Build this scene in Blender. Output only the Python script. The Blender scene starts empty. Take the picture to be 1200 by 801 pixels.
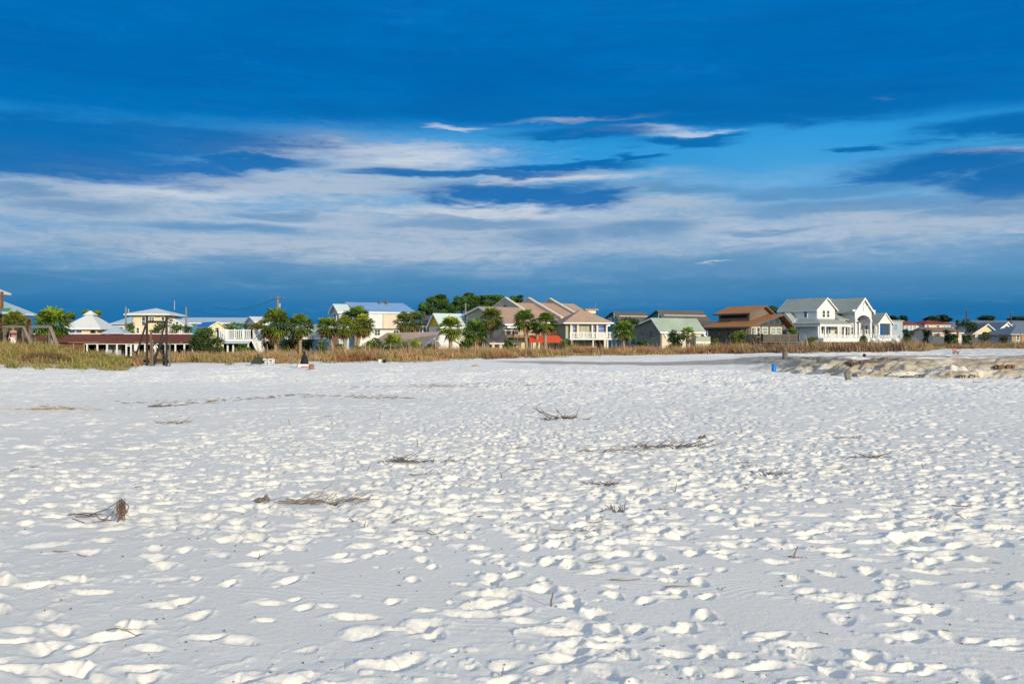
import bpy, math, random
import numpy as np
from mathutils import Vector, Matrix

R = math.radians
SC = bpy.context.scene
COL = SC.collection
random.seed(7)
rng = np.random.default_rng(11)

# ------------------------------------------------------------------ measuring
# 35 mm lens, eye 1.6 m above the beach, looking level along +Y (metres everywhere)
F, CX, CY, EYE = 1167.0, 600.0, 400.5, 1.6


def P(px, d, py):
    return Vector(((px - CX) * d / F, d, EYE + (CY - py) * d / F))


def X(px, d):
    return (px - CX) * d / F


# ------------------------------------------------------------------ noise
def _h(ix, iy, seed):
    n = (ix.astype(np.int64) * 374761393 + iy.astype(np.int64) * 668265263 + seed * 974711) & 0x7fffffff
    n = ((n ^ (n >> 13)) * 1274126177) & 0x7fffffff
    n = n ^ (n >> 16)
    return (n & 0xffff) / 65535.0


def vnoise(x, y, seed=0):
    ix = np.floor(x); iy = np.floor(y)
    fx = x - ix; fy = y - iy
    fx = fx * fx * fx * (fx * (fx * 6 - 15) + 10); fy = fy * fy * fy * (fy * (fy * 6 - 15) + 10)
    a = _h(ix, iy, seed); b = _h(ix + 1, iy, seed); c = _h(ix, iy + 1, seed); e = _h(ix + 1, iy + 1, seed)
    return (a + (b - a) * fx) * (1 - fy) + (c + (e - c) * fx) * fy


def fbm(x, y, seed=0, o=4):
    s = 0; a = 0.5; t = 0
    for k in range(o):
        s = s + a * vnoise(x, y, seed + k * 17); t += a
        x = x * 2.03 + 5.1; y = y * 2.03 + 3.7; a *= 0.5
    return s / t - 0.5


def sstep(a, b, x):
    t = np.clip((x - a) / (b - a), 0, 1)
    return t * t * (3 - 2 * t)


# ------------------------------------------------------------------ materials
class N:
    """small node-tree helper"""
    def __init__(s, nt): s.nt = nt; s.n = nt.nodes; s.l = nt.links
    def new(s, t, **kw):
        o = s.n.new(t)
        for k, v in kw.items(): setattr(o, k, v)
        return o
    def put(s, sock, v):
        if isinstance(v, bpy.types.NodeSocket): s.l.new(v, sock)
        else: sock.default_value = v
    def m(s, op, a, b=0.0, c=None, clamp=False):
        o = s.new('ShaderNodeMath', operation=op, use_clamp=clamp)
        s.put(o.inputs[0], a); s.put(o.inputs[1], b)
        if c is not None: s.put(o.inputs[2], c)
        return o.outputs[0]
    def mix(s, f, a, b, mode='MIX'):
        o = s.new('ShaderNodeMix', data_type='RGBA', blend_type=mode)
        s.put(o.inputs[0], f); s.put(o.inputs[6], a); s.put(o.inputs[7], b)
        return o.outputs[2]
    def ss(s, a, b, x):
        o = s.new('ShaderNodeMapRange', interpolation_type='SMOOTHSTEP')
        s.put(o.inputs[0], x); o.inputs[1].default_value = a; o.inputs[2].default_value = b
        return o.outputs[0]
    def noise(s, vec, scale, detail=4, rough=0.5, dist=0.0):
        o = s.new('ShaderNodeTexNoise')
        if vec is not None: s.l.new(vec, o.inputs['Vector'])
        o.inputs['Scale'].default_value = scale; o.inputs['Detail'].default_value = detail
        o.inputs['Roughness'].default_value = rough; o.inputs['Distortion'].default_value = dist
        return o.outputs['Fac']


def c4(c): return (c[0], c[1], c[2], 1.0)


def base_mat(name):
    m = bpy.data.materials.new(name); m.use_nodes = True
    g = N(m.node_tree)
    b = m.node_tree.nodes['Principled BSDF']
    b.inputs['Specular IOR Level'].default_value = 0.25
    return m, g, b


def mat_plain(name, col, rough=0.7, var=0.25, scale=3.0, spec=0.25, metal=0.0, bump=0.0):
    m, g, b = base_mat(name)
    tc = g.new('ShaderNodeTexCoord').outputs['Object']
    n = g.noise(tc, scale, 5, 0.6)
    f = g.m('MULTIPLY_ADD', n, 2 * var, 1 - var)
    mu = g.new('ShaderNodeMix', data_type='RGBA', blend_type='MULTIPLY')
    mu.inputs[0].default_value = 1; mu.inputs[6].default_value = c4(col)
    cr = g.new('ShaderNodeCombineColor')
    for i in range(3): g.l.new(f, cr.inputs[i])
    g.l.new(cr.outputs[0], mu.inputs[7])
    g.l.new(mu.outputs[2], b.inputs['Base Color'])
    b.inputs['Roughness'].default_value = rough; b.inputs['Specular IOR Level'].default_value = spec
    b.inputs['Metallic'].default_value = metal
    if bump:
        bp = g.new('ShaderNodeBump'); bp.inputs['Strength'].default_value = bump; bp.inputs['Distance'].default_value = 0.03
        g.l.new(g.noise(tc, scale * 6, 4), bp.inputs['Height']); g.l.new(bp.outputs[0], b.inputs['Normal'])
    return m


def mat_lines(name, col, period, axis='z', rot=0.0, depth=0.35, var=0.22, rough=0.65, width=0.2, bump=0.5):
    """lap siding (lines in z), board-and-batten or seams (lines along a horizontal axis)"""
    m, g, b = base_mat(name)
    tc = g.new('ShaderNodeTexCoord').outputs['Object']
    sp = g.new('ShaderNodeSeparateXYZ'); g.l.new(tc, sp.inputs[0])
    if axis == 'z': q = sp.outputs[2]
    else:
        a = g.m('MULTIPLY', sp.outputs[0], math.cos(rot)); q = g.m('MULTIPLY_ADD', sp.outputs[1], math.sin(rot), a)
    fr = g.m('FRACT', g.m('DIVIDE', q, period))
    line = g.ss(0.0, width, fr)
    n1 = g.noise(tc, 0.6, 5, 0.65); n2 = g.noise(tc, 6.0, 3)
    v = g.m('ADD', g.m('MULTIPLY_ADD', n1, 2 * var, 1 - var), g.m('MULTIPLY_ADD', n2, 0.2, -0.1))
    v = g.m('MULTIPLY', v, g.m('MULTIPLY_ADD', line, depth, 1 - depth))
    cr = g.new('ShaderNodeCombineColor')
    for i in range(3): g.l.new(v, cr.inputs[i])
    o = g.mix(1.0, c4(col), cr.outputs[0], 'MULTIPLY')
    g.l.new(o, b.inputs['Base Color']); b.inputs['Roughness'].default_value = rough
    bp = g.new('ShaderNodeBump'); bp.inputs['Strength'].default_value = bump; bp.inputs['Distance'].default_value = 0.02
    g.l.new(fr, bp.inputs['Height']); g.l.new(bp.outputs[0], b.inputs['Normal'])
    return m


def mat_shingle(name, col, var=0.35, rough=0.85):
    m, g, b = base_mat(name)
    tc = g.new('ShaderNodeTexCoord').outputs['Object']
    n1 = g.noise(tc, 0.35, 5, 0.7); n2 = g.noise(tc, 4.0, 4, 0.7)
    sp = g.new('ShaderNodeSeparateXYZ'); g.l.new(tc, sp.inputs[0])
    fr = g.m('FRACT', g.m('DIVIDE', sp.outputs[2], 0.11))
    v = g.m('ADD', g.m('MULTIPLY_ADD', n1, 2 * var, 1 - var), g.m('MULTIPLY_ADD', n2, 0.6, -0.3))
    v = g.m('MULTIPLY', v, g.m('MULTIPLY_ADD', g.ss(0, 0.25, fr), 0.25, 0.75))
    cr = g.new('ShaderNodeCombineColor')
    for i in range(3): g.l.new(v, cr.inputs[i])
    g.l.new(g.mix(1.0, c4(col), cr.outputs[0], 'MULTIPLY'), b.inputs['Base Color'])
    b.inputs['Roughness'].default_value = rough
    bp = g.new('ShaderNodeBump'); bp.inputs['Strength'].default_value = 0.5; bp.inputs['Distance'].default_value = 0.03
    g.l.new(n2, bp.inputs['Height']); g.l.new(bp.outputs[0], b.inputs['Normal'])
    return m


def mat_glass(name, col=(0.02, 0.03, 0.045)):
    m, g, b = base_mat(name)
    tc = g.new('ShaderNodeTexCoord').outputs['Object']
    n = g.noise(tc, 0.9, 3)
    g.l.new(g.mix(n, c4(col), c4([c * 3 for c in col])), b.inputs['Base Color'])
    b.inputs['Roughness'].default_value = 0.08; b.inputs['Specular IOR Level'].default_value = 0.6
    return m


def mat_attr(name, rough=0.7, trans=0.0, bumpn=False):
    m, g, b = base_mat(name)
    at = g.new('ShaderNodeAttribute', attribute_name='col')
    g.l.new(at.outputs['Color'], b.inputs['Base Color']); b.inputs['Roughness'].default_value = rough
    b.inputs['Specular IOR Level'].default_value = 0.3
    if trans:
        t = g.new('ShaderNodeBsdfTranslucent'); g.l.new(at.outputs['Color'], t.inputs[0])
        mx = g.new('ShaderNodeMixShader'); mx.inputs[0].default_value = trans
        g.l.new(b.outputs[0], mx.inputs[1]); g.l.new(t.outputs[0], mx.inputs[2])
        g.l.new(mx.outputs[0], m.node_tree.nodes['Material Output'].inputs[0])
    return m


PHI = R(33)
M = {}
M['white'] = mat_lines('white_siding', (0.66, 0.69, 0.75), 0.2)
M['white_trim'] = mat_plain('white_trim', (0.70, 0.73, 0.78), 0.5, 0.1)
M['cream'] = mat_lines('cream_siding', (0.70, 0.62, 0.44), 0.2)
M['cream_trim'] = mat_plain('cream_trim', (0.72, 0.66, 0.52), 0.6, 0.12)
M['pale_yellow'] = mat_lines('pale_yellow_siding', (0.74, 0.66, 0.42), 0.2)
M['yellow'] = mat_lines('yellow_siding', (0.78, 0.50, 0.04), 0.2)
M['sage'] = mat_lines('sage_boards', (0.34, 0.36, 0.29), 0.3, 'x', PHI + R(90))
M['sage2'] = mat_lines('pale_sage_boards', (0.46, 0.46, 0.38), 0.3, 'x', PHI + R(90))
M['offwhite_siding'] = mat_lines('offwhite_siding', (0.73, 0.72, 0.72), 0.25)
M['shade_white'] = mat_lines('shade_white_siding', (0.74, 0.82, 0.92), 0.2)  # white siding with the cool tone of shade put into its colour
M['ivory'] = mat_lines('ivory_siding', (0.55, 0.54, 0.50), 0.2)
M['beige'] = mat_lines('beige_siding', (0.62, 0.55, 0.47), 0.25)
M['teal'] = mat_lines('teal_boards', (0.045, 0.22, 0.30), 0.3, 'x', PHI + R(90))
M['teal_dk'] = mat_plain('dark_teal', (0.03, 0.10, 0.14))
M['paleblue'] = mat_lines('pale_blue_siding', (0.42, 0.52, 0.60), 0.2)
M['blue_shade'] = mat_lines('blue_shade_siding', (0.24, 0.38, 0.58), 0.2)  # off-white wall's blue shade put into the colour
M['greyblue'] = mat_lines('grey_blue_siding', (0.36, 0.42, 0.52), 0.2)
M['grey'] = mat_lines('grey_boards', (0.17, 0.195, 0.185), 0.3, 'x', PHI + R(90))
M['oldwood'] = mat_lines('weathered_boards', (0.15, 0.13, 0.115), 0.28, 'x', PHI, 0.5, 0.4)
M['oldwood2'] = mat_lines('silver_boards', (0.125, 0.118, 0.108), 0.2, 'x', PHI, 0.5, 0.4)
M['darkwood'] = mat_plain('dark_wet_wood', (0.035, 0.032, 0.033), 0.8, 0.5, 4.0, bump=0.4)
M['greywood'] = mat_plain('grey_wood', (0.14, 0.14, 0.135), 0.8, 0.5, 4.0, bump=0.4)
M['brownwood'] = mat_plain('brown_wood', (0.16, 0.085, 0.05), 0.8, 0.4, 4.0, bump=0.3)
M['rustwood'] = mat_plain('rusty_wood', (0.15, 0.088, 0.06), 0.8, 0.5, 5.0, bump=0.3)
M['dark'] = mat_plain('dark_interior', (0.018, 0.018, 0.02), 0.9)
M['brick'] = mat_plain('brick_brown', (0.26, 0.13, 0.08), 0.85, 0.4, 6)
M['orangewood'] = mat_plain('orange_boards', (0.42, 0.24, 0.09), 0.8, 0.3)
M['sh_grey'] = mat_shingle('grey_green_shingle', (0.33, 0.37, 0.345))
M['sh_sage'] = mat_shingle('sage_shingle', (0.31, 0.39, 0.335))
M['sh_dark'] = mat_shingle('dark_shingle', (0.105, 0.098, 0.095))
M['sh_tan'] = mat_shingle('tan_shingle', (0.44, 0.30, 0.225))
M['sh_taupe'] = mat_shingle('taupe_shingle', (0.66, 0.45, 0.32))
M['sh_orange'] = mat_shingle('orange_shingle', (0.43, 0.185, 0.07))
M['sh_red'] = mat_shingle('red_brown_shingle', (0.15, 0.045, 0.033))
M['sh_redtile'] = mat_shingle('red_tile', (0.22, 0.05, 0.04))
M['sh_brown'] = mat_shingle('brown_shingle', (0.24, 0.17, 0.13))
M['sh_blue'] = mat_shingle('blue_grey_shingle', (0.15, 0.20, 0.27))
M['mt_pale'] = mat_lines('pale_metal_roof', (0.66, 0.69, 0.70), 0.45, 'x', 0, 0.12, 0.12, 0.45, 0.15)
M['mt_blue'] = mat_lines('blue_metal_roof', (0.20, 0.36, 0.62), 0.6, 'x', PHI, 0.25, 0.25, 0.45, 0.15)
M['mt_teal'] = mat_lines('pale_teal_metal_roof', (0.50, 0.62, 0.62), 0.45, 'x', PHI, 0.15, 0.18, 0.45, 0.15)
M['mt_blgrey'] = mat_lines('blue_grey_metal_roof', (0.42, 0.52, 0.60), 0.45, 'x', 0, 0.15, 0.15, 0.45, 0.15)
M['glass'] = mat_glass('window_glass')
M['glass_pale'] = mat_glass('pale_glass', (0.10, 0.16, 0.19))
M['glass_blue'] = mat_glass('blue_glass', (0.03, 0.07, 0.22))
M['red_canvas'] = mat_plain('red_canvas', (0.72, 0.09, 0.025), 0.75, 0.12, 1.5)
M['blue_tarp'] = mat_plain('blue_tarp', (0.02, 0.20, 0.66), 0.5, 0.15)
M['ltblue'] = mat_plain('light_blue_boards', (0.22, 0.44, 0.66), 0.6, 0.15)
M['blue_plastic'] = mat_plain('blue_plastic', (0.01, 0.19, 0.60), 0.4, 0.12)
M['green_paint'] = mat_plain('green_paint', (0.03, 0.22, 0.17), 0.6)
M['darkgreen'] = mat_plain('dark_green_cover', (0.035, 0.05, 0.035), 0.8)
M['black'] = mat_plain('black_cloth', (0.015, 0.015, 0.02), 0.8)
M['pole'] = mat_plain('utility_pole_wood', (0.23, 0.20, 0.17), 0.85, 0.3)
M['poledk'] = mat_plain('dark_pole', (0.06, 0.06, 0.065), 0.8)
M['metal_grey'] = mat_plain('grey_metal', (0.35, 0.36, 0.37), 0.5, 0.15)
M['concrete'] = mat_plain('concrete', (0.46, 0.44, 0.40), 0.85, 0.2)
M['twig'] = mat_plain('dry_twig', (0.20, 0.165, 0.14), 0.85, 0.5, 9)
M['twig_red'] = mat_plain('reddish_twig', (0.15, 0.105, 0.085), 0.85, 0.4, 9)
M['twig_dk'] = mat_plain('dark_twig', (0.145, 0.128, 0.12), 0.85, 0.5, 9)
M['straw'] = mat_plain('straw', (0.42, 0.27, 0.14), 0.85, 0.3, 9)
M['bark'] = mat_plain('bark', (0.12, 0.09, 0.07), 0.9, 0.4, 5, bump=0.5)
M['palmtrunk'] = mat_lines('palm_trunk', (0.30, 0.24, 0.18), 0.12, 'z', 0, 0.4, 0.3)
M['leaf'] = mat_attr('leaf', 0.6, 0.25)
M['frond'] = mat_attr('palm_frond', 0.5, 0.2)
M['grass'] = mat_attr('dry_grass', 0.75, 0.3)
M['skin'] = mat_plain('skin', (0.45, 0.26, 0.18), 0.6, 0.08)
M['pink'] = mat_plain('pink_shirt', (0.42, 0.24, 0.25), 0.8, 0.15)
M['offwhite'] = mat_plain('off_white_cloth', (0.72, 0.70, 0.72), 0.8, 0.1)
M['pinkred'] = mat_plain('faded_red_cloth', (0.40, 0.15, 0.14), 0.8, 0.2)
M['sandstuck'] = mat_plain('pale_wood', (0.33, 0.28, 0.215), 0.9, 0.4, 8)


# ------------------------------------------------------------------ objects
def tag(o, label=None, cat=None, group=None, kind=None):
    if label: o['label'] = label
    if cat: o['category'] = cat
    if group: o['group'] = group
    if kind: o['kind'] = kind
    return o


def thing(name, loc, label, cat, group=None):
    o = bpy.data.objects.new(name, None); COL.objects.link(o)
    o.location = loc; o.empty_display_size = 0.2
    return tag(o, label, cat, group)


def root_of(o):
    while o.parent: o = o.parent
    return o


class Frame:
    """plan frame of a building: u along the front (right), v into the plot, z up. phi turns the front to the right."""
    def __init__(s, px, d, phi=33, zg=None):
        s.x0, s.y0 = X(px, d), d
        s.c, s.s = math.cos(R(phi)), math.sin(R(phi)); s.phi = R(phi)
        s.zg = zg if zg is not None else -0.4
    def W(s, u, v, z): return Vector((s.x0 + u * s.c - v * s.s, s.y0 + u * s.s + v * s.c, z))
    def U(s, px, v=0.0):
        t = (px - CX) / F
        return (t * (s.y0 + v * s.c) - s.x0 + v * s.s) / (s.c - t * s.s)
    def V(s, px, u=0.0):
        t = (px - CX) / F
        return (t * (s.y0 + u * s.s) - s.x0 - u * s.c) / (-s.s - t * s.c)
    def Z(s, py, u=0.0, v=0.0):
        d = s.y0 + u * s.s + v * s.c
        return EYE + (CY - py) * d / F
    def loc(s): return Vector((s.x0, s.y0, s.zg))


class MB:
    def __init__(s, fr=None): s.v = []; s.f = []; s.fr = fr
    def w(s, p):
        if s.fr is not None: return s.fr.W(*p)
        return Vector(p)
    def poly(s, pts):
        n = len(s.v); s.v += [s.w(p) for p in pts]; s.f.append(list(range(n, n + len(pts)))); return s
    def hexa(s, b, t):
        n = len(s.v); s.v += [s.w(p) for p in b] + [s.w(p) for p in t]
        s.f += [[n + 3, n + 2, n + 1, n], [n + 4, n + 5, n + 6, n + 7]]
        for i in range(4):
            j = (i + 1) % 4; s.f.append([n + i, n + j, n + 4 + j, n + 4 + i])
        return s
    def box(s, a0, a1, b0, b1, z0, z1):
        a0, a1 = min(a0, a1), max(a0, a1); b0, b1 = min(b0, b1), max(b0, b1); z0, z1 = min(z0, z1), max(z0, z1)
        return s.hexa([(a0, b0, z0), (a1, b0, z0), (a1, b1, z0), (a0, b1, z0)], [(a0, b0, z1), (a1, b0, z1), (a1, b1, z1), (a0, b1, z1)])
    def prism(s, prof, d0, d1, axis):
        """profile of (a,z) points extruded along u (profile in v,z) or v (profile in u,z)"""
        f = (lambda a, z, e: (e, a, z)) if axis == 'u' else (lambda a, z, e: (a, e, z))
        n = len(s.v); k = len(prof)
        s.v += [s.w(f(a, z, d0)) for a, z in prof] + [s.w(f(a, z, d1)) for a, z in prof]
        s.f.append(list(range(n, n + k))); s.f.append(list(range(n + 2 * k - 1, n + k - 1, -1)))
        for i in range(k):
            j = (i + 1) % k; s.f.append([n + j, n + i, n + k + i, n + k + j])
        return s
    def slab(s, p, th):
        """four top points, thickness downward"""
        return s.hexa([(a, b, z - th) for a, b, z in p], p)
    def tube(s, p0, p1, r0, r1=None, n=6, cap=True):
        r1 = r0 if r1 is None else r1
        return s.path([p0, p1], [r0, r1], n)
    def path(s, pts, rad, n=6):
        pts = [s.w(p) for p in pts]; k0 = len(s.v)
        for i, p in enumerate(pts):
            a = pts[max(i - 1, 0)]; b = pts[min(i + 1, len(pts) - 1)]
            t = (b - a).normalized() if (b - a).length > 1e-9 else Vector((0, 0, 1))
            up = Vector((0, 0, 1)) if abs(t.z) < 0.9 else Vector((0, 1, 0))
            e1 = t.cross(up).normalized(); e2 = t.cross(e1)
            for j in range(n):
                a_ = 2 * math.pi * (j + 0.5) / n
                s.v.append(p + (e1 * math.cos(a_) + e2 * math.sin(a_)) * rad[i])
        for i in range(len(pts) - 1):
            for j in range(n):
                q = (j + 1) % n; a = k0 + i * n
                s.f.append([a + j, a + q, a + n + q, a + n + j])
        s.f.append([k0 + j for j in range(n)][::-1]); e = k0 + (len(pts) - 1) * n
        s.f.append([e + j for j in range(n)])
        return s
    def bar(s, p0, p1, w):
        return s.path([p0, p1], [w * 0.707, w * 0.707], 4)
    def lathe(s, base, prof, n=14):
        base = s.w(base); k0 = len(s.v)
        for r, z in prof:
            for j in range(n):
                a = 2 * math.pi * j / n; s.v.append(base + Vector((r * math.cos(a), r * math.sin(a), z)))
        for i in range(len(prof) - 1):
            for j in range(n):
                q = (j + 1) % n; a = k0 + i * n
                s.f.append([a + j, a + q, a + n + q, a + n + j])
        s.f.append([k0 + j for j in range(n)][::-1]); e = k0 + (len(prof) - 1) * n
        s.f.append([e + j for j in range(n)])
        return s
    def build(s, name, mat, parent=None, smooth=False, loc=None, fixn=True):
        me = bpy.data.meshes.new(name)
        if parent is not None: o0 = root_of(parent).location
        elif loc is not None: o0 = Vector(loc)
        else: o0 = Vector((0, 0, 0))
        me.from_pydata([tuple(p - o0) for p in s.v], [], s.f)
        if fixn:
            import bmesh
            bm = bmesh.new(); bm.from_mesh(me); bmesh.ops.recalc_face_normals(bm, faces=bm.faces); bm.to_mesh(me); bm.free()
        me.materials.append(M[mat] if isinstance(mat, str) else mat)
        if smooth:
            for p in me.polygons: p.use_smooth = True
        o = bpy.data.objects.new(name, me); COL.objects.link(o)
        if parent is not None: o.parent = parent       # thing roots carry no rotation; sub-parts sit at their part's origin
        elif loc is not None: o.location = loc
        return o


def fast_mesh(name, verts, faces4=None, faces3=None, cols=None, mat=None, parent=None, loc=(0, 0, 0), smooth=False):
    """numpy -> mesh; cols is one colour per vertex"""
    me = bpy.data.meshes.new(name)
    o0 = np.array(root_of(parent).location if parent is not None else loc, dtype=np.float64)
    verts = np.asarray(verts, dtype=np.float64) - o0
    me.vertices.add(len(verts)); me.vertices.foreach_set('co', verts.astype(np.float32).ravel())
    n4 = 0 if faces4 is None else len(faces4); n3 = 0 if faces3 is None else len(faces3)
    idx = []; st = []; k = 0
    if n4: idx.append(np.asarray(faces4).ravel()); st.append(np.arange(n4) * 4); k = 4 * n4
    if n3: idx.append(np.asarray(faces3).ravel()); st.append(k + np.arange(n3) * 3)
    idx = np.concatenate(idx).astype(np.int32); st = np.concatenate(st).astype(np.int32)
    me.loops.add(len(idx)); me.loops.foreach_set('vertex_index', idx)
    me.polygons.add(n4 + n3); me.polygons.foreach_set('loop_start', st)
    if smooth: me.polygons.foreach_set('use_smooth', np.ones(n4 + n3, dtype=bool))
    me.update(calc_edges=True)
    if cols is not None:
        a = me.color_attributes.new('col', 'FLOAT_COLOR', 'POINT')
        c = np.ones((len(verts), 4), dtype=np.float32); c[:, :cols.shape[1]] = cols
        a.data.foreach_set('color', c.ravel())
    me.materials.append(M[mat] if isinstance(mat, str) else mat)
    o = bpy.data.objects.new(name, me); COL.objects.link(o)
    if parent is not None: o.parent = parent
    else: o.location = loc
    return o


# ------------------------------------------------------------------ terrain
TP = [-600, -200, 0, 60, 105, 150, 185, 340, 450, 560, 700, 780, 860, 900, 950, 1000, 1060, 1200, 1500, 2400]
D0 = [49, 49, 50, 51, 52, 54, 66, 68, 67, 66, 63, 61, 57, 53, 48, 44.5, 43, 42, 41, 40]
D1 = [69, 69, 69, 69, 69, 69, 78, 82, 84, 90, 90, 84, 73, 64, 55, 49.5, 47, 46, 45, 44]
ZT = [1.15, 1.15, 1.12, 0.98, 0.55, 0.18, 0.10, 0.10, 0.20, 0.28, 0.38, 0.45, 0.56, 0.68, 0.77, 0.82, 0.85, 0.86, 0.86, 0.86]
DD = [80, 80, 80, 80, 80, 80, 82, 90, 96, 102, 106, 107, 108, 110, 112, 115, 122, 135, 140, 140]    # where the dune falls away behind


def terrain(x, d):
    x = np.asarray(x, dtype=np.float64); d = np.asarray(d, dtype=np.float64)
    px = CX + F * x / np.maximum(d, 0.5)
    d0 = np.interp(px, TP, D0); d1 = np.interp(px, TP, D1); zt = np.interp(px, TP, ZT); dd = np.interp(px, TP, DD)
    up = sstep(d0, d1, d)
    steep = sstep(830, 1000, px)
    up2 = np.clip((d - d0) / (d1 - d0), 0, 1)
    uu = np.clip(up2 + 0.30 * fbm(x / 2.2, d / 1.4, 35, 4) * (up2 > 0.02) * (up2 < 0.98), 0, 1) * 3
    fl = np.floor(np.minimum(uu, 2.999)); ter = (fl + sstep(0.60, 0.95, uu - fl)) / 3
    up = up * (1 - steep) + steep * (0.22 * up2 + 0.13 * sstep(0.35, 0.9, up2) + 0.65 * ter)
    z = zt * up
    z = z + 0.30 * fbm(x / 7.0, d / 5.0, 3, 3) * sstep(d0 + 4, d1 + 6, d) * (1 - steep * 0.8)
    z = z - (zt + 0.25) * sstep(dd, dd + 16, d)
    far = sstep(dd + 10, dd + 60, d)
    z = z * (1 - far * 0.3) + 0.05 * fbm(x / 30, d / 30, 9, 2) * far
    z = z + 0.10 * fbm(x / 9.0, d / 6.0, 5, 2) * (1 - up) * sstep(3, 12, d)
    # eroded bank: broken ledges
    bank = steep * (up2 > 0.001) * np.clip(1.2 - up2, 0, 1) * sstep(0, 0.12, up2)
    rough = fbm(x / 1.6, d / 1.0, 21, 5)
    ridg = 1 - np.abs(2 * fbm(x / 2.4 + 3, d / 1.3, 31, 4)) * 2.4
    fine = fbm(x / 0.45, d / 0.35, 25, 3)
    led = np.abs(fbm(x / 3.0 + 0.6 * rough, d / 0.9, 27, 3))
    z = z + bank * (0.75 * rough + 0.30 * (ridg - 0.6) + 0.35 * fine - 0.45 * np.exp(-(led / 0.03) ** 2) * 0.5)
    return z


def tz(x, d): return float(terrain(np.array([x]), np.array([d]))[0])


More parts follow.
